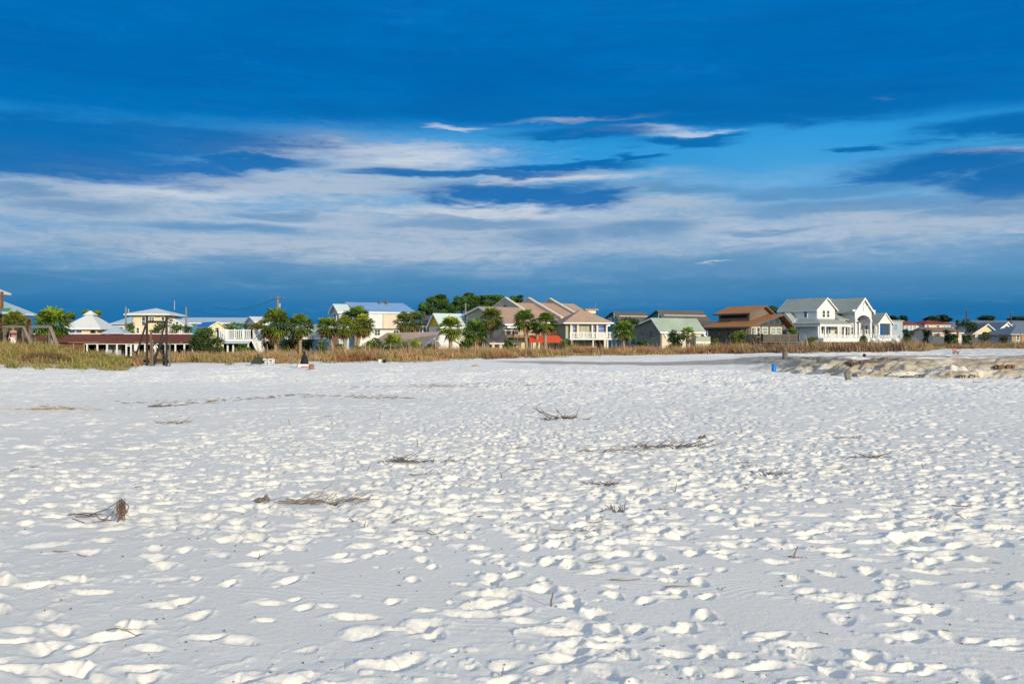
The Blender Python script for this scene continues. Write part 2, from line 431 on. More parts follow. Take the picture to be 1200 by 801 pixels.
def build_ground():
    rows = [2.6]
    while rows[-1] < 18: rows.append(rows[-1] * 1.003)
    while rows[-1] < 40: rows.append(rows[-1] * 1.004)
    while rows[-1] < 52: rows.append(rows[-1] * 1.002)
    while rows[-1] < 66: rows.append(rows[-1] * 1.004)
    while rows[-1] < 150: rows.append(rows[-1] * 1.007)
    while rows[-1] < 6000: rows.append(rows[-1] * 1.05)
    D = np.array(rows); nt = 1360
    u = np.linspace(-1, 1, nt); T_ = 0.62 * u + 0.33 * u ** 5      # columns denser across the middle
    dd, tt = np.meshgrid(D, T_, indexing='ij')
    xx = dd * tt
    px = CX + F * tt
    z = terrain(xx, dd)
    d0 = np.interp(px, TP, D0)
    beach = 1 - sstep(d0 - 1.0, d0 + 4, dd)
    # wind-worked sand: patches of trampled and of smooth sand
    pat = sstep(-0.02, 0.20, fbm(xx / 3.2, dd / 4.0, 41, 3) + 0.10 * sstep(-1.5, 1.5, xx) * sstep(4, 9, dd) + 0.04 - 0.12 * (dd < 6.5) * (xx < 0.5))
    mic = 0.016 * fbm(xx / 0.55, dd / 0.7, 51, 3) + 0.012 * fbm(xx / 0.13, dd / 0.17, 61, 3)
    wob = fbm(xx / 0.9, dd / 0.9, 71, 2)
    rip = np.sin((dd + 0.22 * xx + wob * 0.55 + 0.10 * fbm(xx / 0.3, dd / 0.4, 75, 2)) * 2 * math.pi / 0.085) * 0.0012 * sstep(-0.12, 0.2, fbm(xx / 1.4, dd / 1.1, 73, 2)) * (dd < 14)
    mic = mic * (1 + 4.0 * sstep(12, 36, dd)) + 0.11 * fbm(xx / 1.1, dd / 1.6, 55, 3) * sstep(22, 45, dd)
    hz = mic * (0.10 + 0.8 * pat + 0.6 * sstep(22, 42, dd)) + rip * (1 - pat)
    H = np.zeros_like(z)
    # footprints: wandering tracks plus scattered old prints
    pits = []
    for k in range(420):
        y0 = 3.4 + 44 * rng.random() ** 1.5
        x0 = (rng.random() * 1.5 - 0.75) * y0 * 1.0 + (0.6 if y0 < 9 else 0)
        a = rng.normal(math.pi / 2, 0.9) if rng.random() < 0.6 else rng.random() * 6.28
        n = int(rng.integers(6, 26)); st = rng.uniform(0.55, 0.8); side = 1
        sz = rng.uniform(0.8, 1.25) * (1 + 0.02 * max(0, y0 - 6)); dp = rng.uniform(0.012, 0.040)
        if y0 < 6.2 and x0 < -0.2 and rng.random() < 0.75: continue
        if y0 < 8.5 and x0 > 0.5 and rng.random() < 0.55: continue
        for i in range(n):
            a += rng.normal(0, 0.08); x0 += st * math.cos(a); y0 += st * math.sin(a); side = -side
            pits.append((x0 - side * 0.1 * math.sin(a), y0 + side * 0.1 * math.cos(a), a + rng.normal(0, 0.15), 0.092 * sz, 0.044 * sz, dp * rng.uniform(0.7, 1.25)))
    for k in range(170):
        y0 = rng.uniform(7, 17); x0 = rng.normal(0.6, 2.6); a = rng.normal(math.pi / 2, 0.8); st = rng.uniform(.5, .75); side = 1
        for i in range(int(rng.integers(5, 14))):
            a += rng.normal(0, 0.1); x0 += st * math.cos(a); y0 += st * math.sin(a); side = -side
            pits.append((x0 - side * 0.1 * math.sin(a), y0 + side * 0.1 * math.cos(a), a, 0.095, 0.046, rng.uniform(.016, .04)))
            for q in range(2):
                pits.append((x0 + rng.normal(0, .22), y0 + rng.normal(0, .3), rng.random() * 6.28, rng.uniform(.025, .05), rng.uniform(.02, .035), rng.uniform(.008, .018)))
    for k in range(5200):
        y0 = 3.6 + 55 * rng.random() ** 1.35; x0 = (rng.random() * 1.3 - 0.65) * y0
        if y0 < 8 and rng.random() < (0.6 if x0 < -0.3 else 0.5): continue
        s = rng.uniform(0.45, 1.3) * (1 + 0.02 * max(0, y0 - 6))
        pits.append((x0, y0, rng.random() * 6.28, 0.070 * s, 0.040 * s, rng.uniform(0.010, 0.034) * s))
    for (x0, y0, a, ra, rb, dp) in pits:
        if y0 < 3 or y0 > 64: continue
        rr = ra * 2.6
        i0, i1 = np.searchsorted(D, [y0 - rr, y0 + rr])
        if i1 - i0 < 2: continue
        j0, j1 = np.searchsorted(T_, [(x0 - rr) / y0 - 0.004, (x0 + rr) / y0 + 0.004])
        if j1 - j0 < 2: continue
        X_ = xx[i0:i1, j0:j1] - x0; Y_ = dd[i0:i1, j0:j1] - y0
        ca, sa = math.cos(a), math.sin(a)
        wv = wob[i0:i1, j0:j1]
        X_ = X_ * (1 + 0.5 * wv) - 0.25 * ra; Y_ = Y_ + 0.05 * wv * ra
        # wind and slumping have drawn the left walls out and left the right walls steep
        X_ = np.where(X_ < 0, X_ / (1.25 + 0.25 * ca * ca), X_ / 1.05)
        p = (X_ * ca + Y_ * sa); q = (-X_ * sa + Y_ * ca)
        q = q * (1 - 0.3 * np.clip(p / ra, -1, 1))
        r = np.sqrt((p / ra) ** 2 + (q / rb) ** 2) * (1 + 0.5 * wv)
        dep = -dp * (1 - sstep(0.25, 1.2, r))
        rim = dp * 0.36 * np.exp(-((r - 1.42) / 0.28) ** 2) * np.clip(0.35 + 0.75 * Y_ / ra - 0.25 * X_ / ra, 0, 1)
        H[i0:i1, j0:j1] += dep + rim
    H = np.clip(H, -0.085, 0.05)
    crumb = 0.024 * fbm(xx / 0.05, dd / 0.055, 81, 3) * sstep(0.003, 0.010, np.abs(H)) * (dd < 18)
    crumb = crumb + 0.010 * sstep(0.17, 0.34, fbm(xx / 0.07, dd / 0.08, 85, 2)) * pat * (dd < 20)
    z = z + (hz + H + crumb) * beach
    # dune crest roughness beyond the beach
    z = z + (1 - beach) * 0.10 * fbm(xx / 1.1, dd / 1.0, 91, 3) * (dd < 140)
    # ---- colours
    c = np.empty(z.shape + (3,), dtype=np.float32)
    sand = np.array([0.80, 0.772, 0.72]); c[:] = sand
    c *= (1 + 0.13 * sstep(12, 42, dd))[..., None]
    c *= (1 + 0.10 * fbm(xx / 2.0, dd / 3.0, 101, 4))[..., None]
    def lay(mask, col):
        mask = np.clip(mask, 0, 1)[..., None]
        c[:] = c * (1 - mask) + np.array(col) * mask
    d1 = np.interp(px, TP, D1); dr = np.interp(px, TP, DD)
    n1 = fbm(xx / 1.7, dd / 1.2, 111, 4); n2 = fbm(xx / 5, dd / 3, 121, 3)
    # grey packed track
    gd = np.interp(px, [540, 600, 860, 960, 1060, 1200, 1500], [78, 74.5, 66, 56, 51, 50, 49]); gw = np.interp(px, [540, 640, 900, 1100, 1300], [0.2, 2.6, 3.2, 3.0, 3.8])
    road = 1 - sstep(gw * 0.75, gw * 1.05, np.abs(dd - gd) + n1 * 1.2)
    lay(road * sstep(545, 620, px) * 0.85, (0.36, 0.325, 0.275))
    # bank clay
    steep = sstep(850, 960, px); up2 = (dd - d0) / (d1 - d0)
    bank = steep * sstep(-0.02, 0.1, up2 + n1 * 0.15) * (1 - sstep(1.0, 1.12, up2))
    lay(bank * (0.55 + 0.9 * sstep(-0.22, 0.1, n1)), (0.50, 0.44, 0.345))
    lay(bank * sstep(0.04, 0.2, n2 + 0.3 * n1) * 0.8, (0.34, 0.305, 0.25))
    lay(bank * sstep(0.08, 0.2, fbm(xx / 3.5 + 9, dd / 0.7, 131, 3)) * sstep(0.55, 0.9, up2) * 0.4, (0.28, 0.15, 0.08))
    lay(bank * sstep(0.02, 0.2, fbm(xx / 1.2, dd / 0.8, 141, 3)) * (1 - sstep(0.3, 0.7, up2)) * 0.9, sand)
    # soil under the grass, patchy sand at its edge
    gf = grass_front(px)
    lay(sstep(0.0, 3.5, dd - gf + 4 * n1 - 2 * sstep(200, 330, px)), (0.34, 0.25, 0.14))
    lay(sstep(dr - 4, dr + 10, dd + 8 * n2) * 0.9, (0.14, 0.14, 0.075))
    # pale sand path and drive at the right
    lay(sstep(1070, 1120, px + 60 * n2) * (1 - sstep(104, 112, dd)) * sstep(0, 3, dd - gd - gw) * 0.95, sand * 0.97)
    global BANK_A
    BANK_A = np.clip(bank * (0.5 + 0.9 * sstep(-0.22, 0.1, n1)), 0, 1)
    nr, nc = z.shape
    V = np.stack([xx, dd, z], -1).reshape(-1, 3)
    i = np.arange((nr - 1) * (nc - 1)); r_ = i // (nc - 1); q_ = i % (nc - 1); b = r_ * nc + q_
    fc = np.stack([b, b + 1, b + nc + 1, b + nc], -1)
    m, g, bs = base_mat('sand')
    at = g.new('ShaderNodeAttribute', attribute_name='col')
    tc = g.new('ShaderNodeTexCoord').outputs['Object']
    f = g.m('MULTIPLY_ADD', g.noise(tc, 45.0, 3, 0.7), 0.22, 0.89)
    f = g.m('MULTIPLY', f, g.m('MULTIPLY_ADD', g.noise(tc, 1.3, 4, 0.6), 0.14, 0.93))
    cr = g.new('ShaderNodeCombineColor')
    for k in range(3): g.l.new(f, cr.inputs[k])
    # scattered dark specks of shell and bark
    sp = g.new('ShaderNodeTexVoronoi'); sp.inputs['Scale'].default_value = 7.0; g.l.new(tc, sp.inputs['Vector'])
    spk = g.m('MULTIPLY', g.m('SUBTRACT', 1.0, g.ss(0.02, 0.045, sp.outputs['Distance'])), g.ss(0.66, 0.7, g.noise(tc, 9.3, 2)))
    col = g.mix(1.0, at.outputs['Color'], cr.outputs[0], 'MULTIPLY')
    # clay strata and cracks, only where the bank is
    ba = at.outputs['Alpha']
    mp = g.new('ShaderNodeMapping'); mp.inputs['Scale'].default_value = (1.0, 1.0, 5.0); g.l.new(tc, mp.inputs[0])
    st = g.noise(mp.outputs[0], 2.2, 8, 0.72, 0.8)
    vo = g.new('ShaderNodeTexVoronoi', feature='DISTANCE_TO_EDGE'); vo.inputs['Scale'].default_value = 1.1; g.l.new(mp.outputs[0], vo.inputs['Vector'])
    crk = g.m('SUBTRACT', 1.0, g.ss(0.0, 0.06, vo.outputs['Distance']))
    dk = g.m('MULTIPLY', ba, g.m('MAXIMUM', g.m('MULTIPLY', crk, .65), g.m('MULTIPLY', g.ss(0.52, 0.68, st), .6)))
    col = g.mix(dk, col, (0.17, 0.135, 0.095, 1))
    col = g.mix(g.m('MULTIPLY', spk, 0.75), col, (0.09, 0.07, 0.055, 1))
    g.l.new(col, bs.inputs['Base Color']); bs.inputs['Roughness'].default_value = 0.95; bs.inputs['Specular IOR Level'].default_value = 0.1
    bp = g.new('ShaderNodeBump'); bp.inputs['Strength'].default_value = 0.55; bp.inputs['Distance'].default_value = 0.012
    g.l.new(g.m('ADD', g.m('ADD', g.noise(tc, 16.0, 5, 0.7), g.m('MULTIPLY', g.noise(tc, 90.0, 2), 0.3)), g.m('MULTIPLY', ba, g.m('MULTIPLY', st, 9.0))), bp.inputs['Height'])
    g.l.new(bp.outputs[0], bs.inputs['Normal'])
    M['sand'] = m
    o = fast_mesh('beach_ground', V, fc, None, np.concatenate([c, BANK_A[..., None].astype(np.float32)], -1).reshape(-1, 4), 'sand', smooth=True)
    tag(o, 'white sand beach trampled with footprints rising to low grassy dunes', kind='structure')
    return D, T_, z


GFP = [-600, 0, 150, 168, 205, 340, 360, 500, 560, 620, 760, 860, 900, 940, 1000, 1060, 1085, 1110, 1200, 1600]
GFD = [55, 55, 55.5, 66, 71, 72, 74, 75, 81, 84, 87, 86, 80, 74, 72, 73, 80, 106, 106, 106]


def grass_front(px): return np.interp(px, GFP, GFD)


GD, GT, GZ = build_ground()


def ground_z(x, d):
    i = int(np.clip(np.searchsorted(GD, d), 1, len(GD) - 1)); j = int(np.clip(np.searchsorted(GT, x / d), 1, len(GT) - 1))
    a = (d - GD[i - 1]) / (GD[i] - GD[i - 1]); b = (x / d - GT[j - 1]) / (GT[j] - GT[j - 1])
    return float((GZ[i - 1, j - 1] * (1 - a) + GZ[i, j - 1] * a) * (1 - b) + (GZ[i - 1, j] * (1 - a) + GZ[i, j] * a) * b)


gs = MB()
gs.poly([(-7000, -3000, -0.9), (7000, -3000, -0.9), (7000, 7000, -0.9), (-7000, 7000, -0.9)])
M['sand_far'] = mat_plain('far_sand', (0.6, 0.57, 0.52), 0.95, 0.1, 0.02)
tag(gs.build('sand_plain', 'sand_far', fixn=False), 'wide plain of sand around the beach', kind='structure')


# ------------------------------------------------------------------ grass
def grass(name, label, n, pxr, depth, hmin, hmax, pal, seed, wid=0.028, front_off=0.0, lean=0.36, cover=0.0):
    r = np.random.default_rng(seed)
    px = r.uniform(pxr[0], pxr[1], n * 2)
    t = r.random(n * 2) ** 0.9 * depth
    d = grass_front(px) + front_off + t + 6.0 * fbm(px / 16.0, px * 0, seed + 77, 4) + r.normal(0, 0.35, n * 2)
    x = (px - CX) * d / F
    dens = fbm(x / 2.2, d / 1.6, seed + 5, 3)
    keep = dens + r.normal(0, 0.1, n * 2) > cover - 0.14 * (t > 3)
    px, d, x, dens = px[keep][:n], d[keep][:n], x[keep][:n], dens[keep][:n]
    k = len(px)
    z = terrain(x, d) - 0.06
    hf = 0.55 + 2.1 * np.clip(fbm(x / 1.5, d / 1.2, seed + 9, 2) + 0.18, 0, 1)
    h = r.uniform(hmin, hmax, k) * hf * (0.35 + 0.65 * sstep(0, 4.0, t[keep][:n] + 2.2 * dens)) * np.interp(px, [-200, 60, 150, 240, 330, 420, 560, 700, 2000], [1, 1, 0.8, 0.72, 0.78, 0.95, 0.85, 0.85, 0.85])
    a = r.uniform(0, 6.283, k); ln = np.abs(r.normal(0, lean, k)) * h + 0.1 * h
    dx = np.cos(a) * ln - 0.12 * h; dy = np.sin(a) * ln
    wa = r.uniform(0, 3.14, k); w = wid * r.uniform(0.5, 1.4, k)
    wx = np.cos(wa) * w; wy = np.sin(wa) * w * 0.6
    v = np.empty((k, 5, 3))
    v[:, 0] = np.stack([x - wx, d - wy, z], -1); v[:, 1] = np.stack([x + wx, d + wy, z], -1)
    mx, my, mz = x + dx * 0.35, d + dy * 0.35, z + h * 0.6
    v[:, 2] = np.stack([mx + wx * .8, my + wy * .8, mz], -1); v[:, 3] = np.stack([mx - wx * .8, my - wy * .8, mz], -1)
    v[:, 4] = np.stack([x + dx, d + dy, z + h], -1)
    b = np.arange(k) * 5
    f4 = np.stack([b, b + 1, b + 2, b + 3], -1); f3 = np.stack([b + 3, b + 2, b + 4], -1)
    pal = np.array(pal); q = fbm(x / 4.0, d / 3.0, seed + 31, 3) * 3.2 + 0.5 + r.normal(0, 0.16, k)
    q = np.clip(q, 0, 0.999) * (len(pal) - 1); i = np.floor(q).astype(int); fr = (q - i)[:, None]
    c = pal[i] * (1 - fr) + pal[np.minimum(i + 1, len(pal) - 1)] * fr
    c = c * r.uniform(0.65, 1.3, k)[:, None]
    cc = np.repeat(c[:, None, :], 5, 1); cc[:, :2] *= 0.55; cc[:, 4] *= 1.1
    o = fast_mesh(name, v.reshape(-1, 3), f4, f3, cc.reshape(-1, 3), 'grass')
    return tag(o, label, kind='stuff')


GOLD = [(0.27, 0.14, 0.07), (0.36, 0.23, 0.12), (0.50, 0.33, 0.17), (0.42, 0.28, 0.14), (0.22, 0.22, 0.075), (0.30, 0.26, 0.09), (0.44, 0.29, 0.15)]
GREEN = [(0.36, 0.27, 0.11), (0.30, 0.28, 0.085), (0.17, 0.20, 0.05), (0.26, 0.26, 0.075), (0.40, 0.31, 0.12), (0.44, 0.29, 0.14), (0.17, 0.12, 0.06)]
BROWN = [(0.14, 0.085, 0.055), (0.24, 0.15, 0.09), (0.40, 0.27, 0.16), (0.27, 0.18, 0.10), (0.22, 0.20, 0.08), (0.34, 0.23, 0.13)]
grass('mound_grass', 'olive and straw coloured grass covering the low mound at the left of the beach', 30000, (-160, 160), 17, 0.26, 0.55, GREEN, 5, 0.030)
grass('dune_grass', 'dry golden brown sea grass along the dune in front of the houses', 64000, (158, 880), 22, 0.40, 0.86, GOLD, 6, 0.030, cover=0.045)
grass('brown_brush', 'dark brown dry brush along the dune below the white house', 27000, (860, 1330), 22, 0.40, 0.84, BROWN, 8, 0.032, cover=0.03)
grass('tall_reeds', 'tall straw coloured sea oats standing above the dune grass', 2200, (190, 1080), 14, 0.9, 1.35, [(0.36, 0.25, 0.15), (0.46, 0.32, 0.19), (0.52, 0.37, 0.22)], 9, 0.024, 3.0, 0.12, 0.06)


# ------------------------------------------------------------------ plants
def leaf_cloud(clumps, size, base, r, var=0.35):
    """clumps: (centre, (rx,ry,rz), n) -> verts, quads, colours of small leaf faces"""
    Vs = []; Cs = []
    for cen, rad, n in clumps:
        u = r.normal(size=(n, 3)); u /= np.linalg.norm(u, axis=1)[:, None]
        rr = r.random(n) ** 0.42
        p = np.array(cen) + u * rr[:, None] * np.array(rad) * (0.85 + 0.3 * r.random((n, 1)))
        nn = u * 0.6 + r.normal(size=(n, 3)) * 0.6 + np.array([0, 0, 0.35]); nn /= np.linalg.norm(nn, axis=1)[:, None]
        e1 = np.cross(nn, r.normal(size=(n, 3))); e1 /= np.linalg.norm(e1, axis=1)[:, None]; e2 = np.cross(nn, e1)
        s = size * r.uniform(0.6, 1.4, (n, 1))
        q = np.stack([p - e1 * s, p - e2 * s * .55, p + e1 * s, p + e2 * s * .55], 1)
        Vs.append(q.reshape(-1, 3))
        tone = r.uniform(1 - var, 1 + var)
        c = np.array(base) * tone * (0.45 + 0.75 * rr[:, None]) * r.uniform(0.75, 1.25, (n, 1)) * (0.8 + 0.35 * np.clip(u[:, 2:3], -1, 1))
        Cs.append(np.repeat(c[:, None], 4, 1).reshape(-1, 3))
    V = np.concatenate(Vs); C = np.concatenate(Cs)
    return V, np.arange(len(V)).reshape(-1, 4), C


def shrub(px, py, rx, ry, d, base, label, name='shrub', cat='shrub', group=None, lumps=9, dens=1.0, seed=None, leaf=None, trunk=False):
    r = np.random.default_rng(seed if seed is not None else int(px * 13 + py)); base = tuple(k * 1.85 for k in base)
    s = d / F; c = P(px, d, py); RX, RZ = rx * s, ry * s
    gz = tz(c.x, d) - 0.05
    t = thing(name, (c.x, d, gz), label, cat, group)
    leaf = leaf or max(0.09, 0.9 * s)
    cl = []
    for k in range(lumps):
        a = r.random() * 6.283; q = math.sqrt(r.random()) * 0.72; zz = r.uniform(-0.75, 0.8)
        w = math.sqrt(max(0.15, 1 - zz * zz)); lr = r.uniform(0.3, 0.5)
        cen = (c.x + math.cos(a) * q * RX * w, d + math.sin(a) * q * RX * w * 0.8, c.z + zz * RZ * 0.72)
        rad = (RX * lr, RX * lr * 0.9, RZ * lr * 0.95)
        n = int(dens * 60 * lr * lr * 4 * max(1.0, (RX * RZ) / (leaf * leaf) / 60))
        cl.append((cen, rad, min(n, 1400)))
    if not trunk and 'tree' not in name:
        for k in range(6):
            a = r.random() * 6.283; q = r.random() * 0.6; zc = gz + (c.z - gz) * r.uniform(0.15, 0.8)
            cl.append(((c.x + math.cos(a) * q * RX, d + math.sin(a) * q * RX * .7, zc), (RX * .45, RX * .4, max(RZ * .5, (c.z - gz) * .35)), 320))
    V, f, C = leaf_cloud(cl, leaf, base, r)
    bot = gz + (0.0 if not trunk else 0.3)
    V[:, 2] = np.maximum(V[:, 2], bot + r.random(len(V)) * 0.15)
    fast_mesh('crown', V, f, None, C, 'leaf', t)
    mb = MB(); top = Vector((c.x, d, c.z))
    mb.path([(c.x, d, gz), ((c.x + 0.1 * RX), d, (gz + c.z) / 2), top], [0.05 * RX + 0.05, 0.04 * RX + .04, 0.03], 7)
    for cen, rad, n in cl[:6]:
        mb.path([(c.x, d, gz + 0.4 * (c.z - gz)), ((c.x + cen[0]) / 2, (d + cen[1]) / 2, (gz + c.z + cen[2]) / 3 + 0.2 * RZ), cen], [0.035 * RX + .02, 0.03 * RX + .015, 0.012], 5)
    mb.build('trunk', 'bark', t)
    return t


def palm(px, py, r_px, bpx, d, label, seed, tone=(0.085, 0.13, 0.022), skirt=0.5, group='cabbage palms among the houses', name='cabbage_palm', cat='palm tree', n=46, droop=0.35):
    r = np.random.default_rng(seed)
    s = d / F; c = P(px, d, py); Rr = r_px * s * 1.5; tone = tuple(k * 1.65 for k in tone)
    bx = X(bpx, d); gz = tz(bx, d) - 0.05
    t = thing(name, (bx, d, gz), label, cat, group)
    mb = MB(); cen = Vector((c.x, d, c.z - 0.12 * Rr)); b = Vector((bx, d, gz))
    bow = Vector(((c.x - bx) * -0.12 + r.normal() * 0.05, 0, 0))
    pts = [b.lerp(cen, k / 6) + bow * math.sin(math.pi * k / 6) for k in range(7)]
    rt = min(0.2, 0.14 * Rr + 0.03)
    mb.path(pts, [rt * 1.25, rt * 1.0, rt * .95, rt * .95, rt, rt * 1.1, rt * .7], 9)
    mb.build('trunk', 'palmtrunk', t, True)

    def fans(num, el0, el1, base, rs, dead):
        Vs, F4, Cs = [], [], []; k0 = 0
        for k in range(num):
            az = k * 2.39996 + r.normal() * 0.25
            el = el0 + (el1 - el0) * ((k + 0.5) / num) + r.normal() * 0.12
            dr = np.array([math.cos(az) * math.cos(el), math.sin(az) * math.cos(el), math.sin(el)])
            L = Rr * rs * r.uniform(0.42, 0.58)
            side = np.cross(dr, [0, 0, 1.0]); side /= np.linalg.norm(side) + 1e-9
            nrm = np.cross(side, dr)
            o = np.array(cen); tip = o + dr * L - np.array([0, 0, 0.12 * L])
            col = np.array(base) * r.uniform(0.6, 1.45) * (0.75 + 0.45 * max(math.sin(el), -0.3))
            # petiole
            w = side * 0.02 * Rr
            Vs += [o - w, o + w, tip + w, tip - w]; F4.append([k0, k0 + 1, k0 + 2, k0 + 3]); Cs += [col * 1.2] * 4; k0 += 4
            m = 11; fl = Rr * rs * r.uniform(0.48, 0.62)
            for j in range(m):
                g = (j / (m - 1) - 0.5) * (3.3 if not dead else 1.5) + r.normal() * 0.05
                ld = dr * math.cos(g) + side * math.sin(g)
                ll = fl * (1 - 0.18 * abs(g) / 1.6) * r.uniform(0.85, 1.1)
                q = np.cross(ld, nrm); w = q * ll * 0.10
                mid = tip + ld * ll * 0.55 + nrm * 0.03 * ll * (-1) ** j
                end = tip + ld * ll - np.array([0, 0, droop * ll * r.uniform(0.5, 1.3)])
                cj = col * r.uniform(0.8, 1.2)
                Vs += [tip - w * .3, tip + w * .3, mid + w, mid - w, end + w * .15, end - w * .15]
                F4 += [[k0, k0 + 1, k0 + 2, k0 + 3], [k0 + 3, k0 + 2, k0 + 4, k0 + 5]]
                Cs += [cj * .8, cj * .8, cj, cj, cj * 1.15, cj * 1.15]; k0 += 6
        return np.array(Vs), np.array(F4), np.array(Cs)
    V, f, C = fans(n, 1.45, -0.55, tone, 1.0, False)
    fast_mesh('crown', V, f, None, C, 'frond', t)
    if skirt:
        V, f, C = fans(max(4, int(18 * skirt)), -0.45, -1.25, (0.26, 0.18, 0.08), 0.8, True)
        fast_mesh('dead_fronds', V, f, None, C, 'frond', t)
    return t


YG = (0.13, 0.155, 0.022)
palm(60, 377, 17, 60, 90, 'broad bushy palm with bright green crown beside the porch house at the left', 1, (0.10, 0.155, 0.022), 0.0, n=70)
palm(17, 375, 12, 17, 93, 'yellow green palm standing under the porch roof of the leftmost house', 2, YG, 0, n=46)
palm(302, 386, 9, 303, 122, 'browning palm crown just left of the tall round palm by the utility pole', 3, (0.12, 0.11, 0.03), 1.2)
palm(323, 377, 15.5, 323, 108, 'tall round palm with pale straight trunk in front of the utility pole', 4, (0.085, 0.125, 0.02), 0.8, n=56)
palm(352, 379.5, 12.5, 352, 108, 'round palm with short trunk left of the low blue walled house', 5, (0.08, 0.125, 0.02), 0.5)
palm(383, 381, 10.5, 391, 106, 'palm with dark curved trunk leaning left beside the pale teal house', 6, (0.10, 0.135, 0.02), 0.8)
palm(404, 381, 11, 404, 105, 'yellow green palm with straight dark trunk before the blue house wall', 7, YG, 0.6)
palm(418, 371, 13.5, 417, 116, 'tallest dark palm crown in front of the blue metal roof', 8, (0.06, 0.10, 0.018), 0.4, n=52)
palm(425, 379, 11, 417, 107, 'palm with pale slanting trunk and yellow green crown before the white wall', 9, YG, 0.7)
palm(474, 375, 10, 475, 118, 'grey green palm, left one of the close pair at the end of the blue roof', 10, (0.09, 0.125, 0.04), 0.7)
palm(486, 374, 10, 485, 120, 'grey green palm, right one of the close pair at the end of the blue roof', 11, (0.09, 0.125, 0.04), 0.6)
palm(528, 382, 12, 528, 99, 'palm with slim dark trunk casting shadow on the white gable wall', 12, (0.11, 0.155, 0.02), 0.4)
palm(557, 387, 13, 557, 106, 'bushy low palm with hanging dead fronds before the sage gable', 13, (0.065, 0.12, 0.018), 1.0, n=52)
palm(576, 371, 11.5, 575, 111, 'slim palm with round crown against the sage green gable wall', 14, (0.10, 0.125, 0.02), 0.6)
palm(615, 374, 11.5, 618, 106, 'palm with pale trunk left of the red canopy', 15, (0.07, 0.115, 0.018), 0.35)
palm(640, 376, 11, 639, 105, 'palm with pale trunk rising in front of the red canopy', 16, (0.085, 0.135, 0.018), 0.35)
palm(629, 384, 6, 629, 113, 'dark low palm between the two palms at the red canopy', 17, (0.04, 0.065, 0.015), 0.3)
palm(731, 386, 11, 731, 112, 'bright green bushy palm right of the white balcony', 18, (0.09, 0.15, 0.022), 0.2, n=56)
palm(806, 390, 8, 806, 110, 'small young palm in front of the grey green roofed house', 19, (0.13, 0.17, 0.03), 0.2, n=26)
palm(1155, 393, 5, 1155, 158, 'little palm before the windows of the yellow cottage', 20, (0.06, 0.09, 0.03), 0.2, n=30)
palm(462, 403, 12, 462, 95, 'low fan palmetto with spreading bright fronds in the dune grass', 21, (0.13, 0.17, 0.03), 0, name='palmetto', cat='palmetto', group='palmettos in the dune grass', n=36)
palm(486, 406, 9, 486, 94, 'smaller palmetto before the white gable house', 22, (0.13, 0.16, 0.03), 0, name='palmetto', cat='palmetto', group='palmettos in the dune grass', n=28)

DG = (0.030, 0.062, 0.016); MG = (0.055, 0.095, 0.020); LG = (0.085, 0.135, 0.025)
G1 = 'shrubs between the houses'
shrub(238, 397, 20, 17, 104, DG, 'large dark green bush at the right end of the red roofed pavilion', group=G1, lumps=16)
shrub(252, 404, 13, 10, 103, (0.025, 0.05, 0.014), 'darker bush in front of the white deck', group=G1)
shrub(152, 384, 7, 8, 118, MG, 'bush above the pavilion roof at the left corner of the cream house', group=G1)
shrub(184, 384, 12, 8, 119, DG, 'bush above the pavilion roof in the middle of the cream house', group=G1)
shrub(206, 385, 10, 7, 120, MG, 'bush above the pavilion roof at the right corner of the cream house', group=G1)
shrub(220, 386, 7, 7, 121, DG, 'bush between the cream house and the big dark bush', group=G1)
shrub(276, 382, 18, 6, 150, LG, 'light green foliage behind the white deck', group=G1)
shrub(316, 401, 12, 12, 112, DG, 'dark hedge bush beside the white stairs', group=G1)
shrub(338, 400, 14, 12, 111, MG, 'leafy bush between the two round palms', group=G1)
shrub(359, 402, 12, 10, 110, DG, 'dark bush at the left of the blue wall', group=G1)
shrub(377, 405, 10, 8, 104, MG, 'small bush before the blue wall', group=G1)
shrub(398, 407, 11, 6, 101, MG, 'low green bush under the two yellow green palms', group=G1)
shrub(420, 407, 11, 6, 102, LG, 'low light green bush at the foot of the slanting palm trunk', group=G1)
shrub(597, 399, 9, 5, 104, MG, 'low green bush before the beige carport', group=G1)
for px_, py_, rx_, ry_, d_, c_, l_ in ((434, 405, 9, 6, 103, MG, 'low green bush at the left eave of the taupe roof'), (506, 405, 8, 5, 97, MG, 'low bush at the left corner of the white gable wall'),
                                       (545, 403, 8, 6, 100, DG, 'dark green bush between the white gable house and the bushy low palm'), (664, 402, 9, 5, 105, MG, 'low bush just right of the red canopy'),
                                       (752, 401, 9, 6, 115, DG, 'dark bush at the left wall of the grey house'), (838, 401, 8, 5, 118, MG, 'low bush at the left end of the weathered wood house'), (285, 407, 12, 5, 99, MG, 'low green scrub in front of the white deck posts')):
    shrub(px_, py_, rx_, ry_, d_, c_, l_, group=G1)
shrub(440, 402, 12, 9, 104, (0.035, 0.055, 0.025), 'grey green bush below the cream wall windows', group=G1)
shrub(458, 396, 8, 7, 112, DG, 'bush against the cream wall beside the taupe roof', group=G1)
shrub(737, 377, 13, 8, 122, (0.022, 0.048, 0.014), 'dark round tree behind the bushy palm by the white balcony', 'small_tree', 'tree', lumps=12)
shrub(790, 394, 13, 9, 112, (0.035, 0.075, 0.015), 'dark green clipped bush before the grey house', group=G1, lumps=12)
shrub(865, 395, 12, 10, 112, (0.07, 0.10, 0.016), 'round yellow green bush before the weathered wood house', group=G1, lumps=14)
shrub(929, 388, 6, 6, 135, (0.06, 0.11, 0.02), 'bright bush between the wood house and the white house', group=G1)
shrub(951, 397, 9, 5, 118, (0.10, 0.11, 0.025), 'low olive bush at the left end of the white deck railing', group=G1)
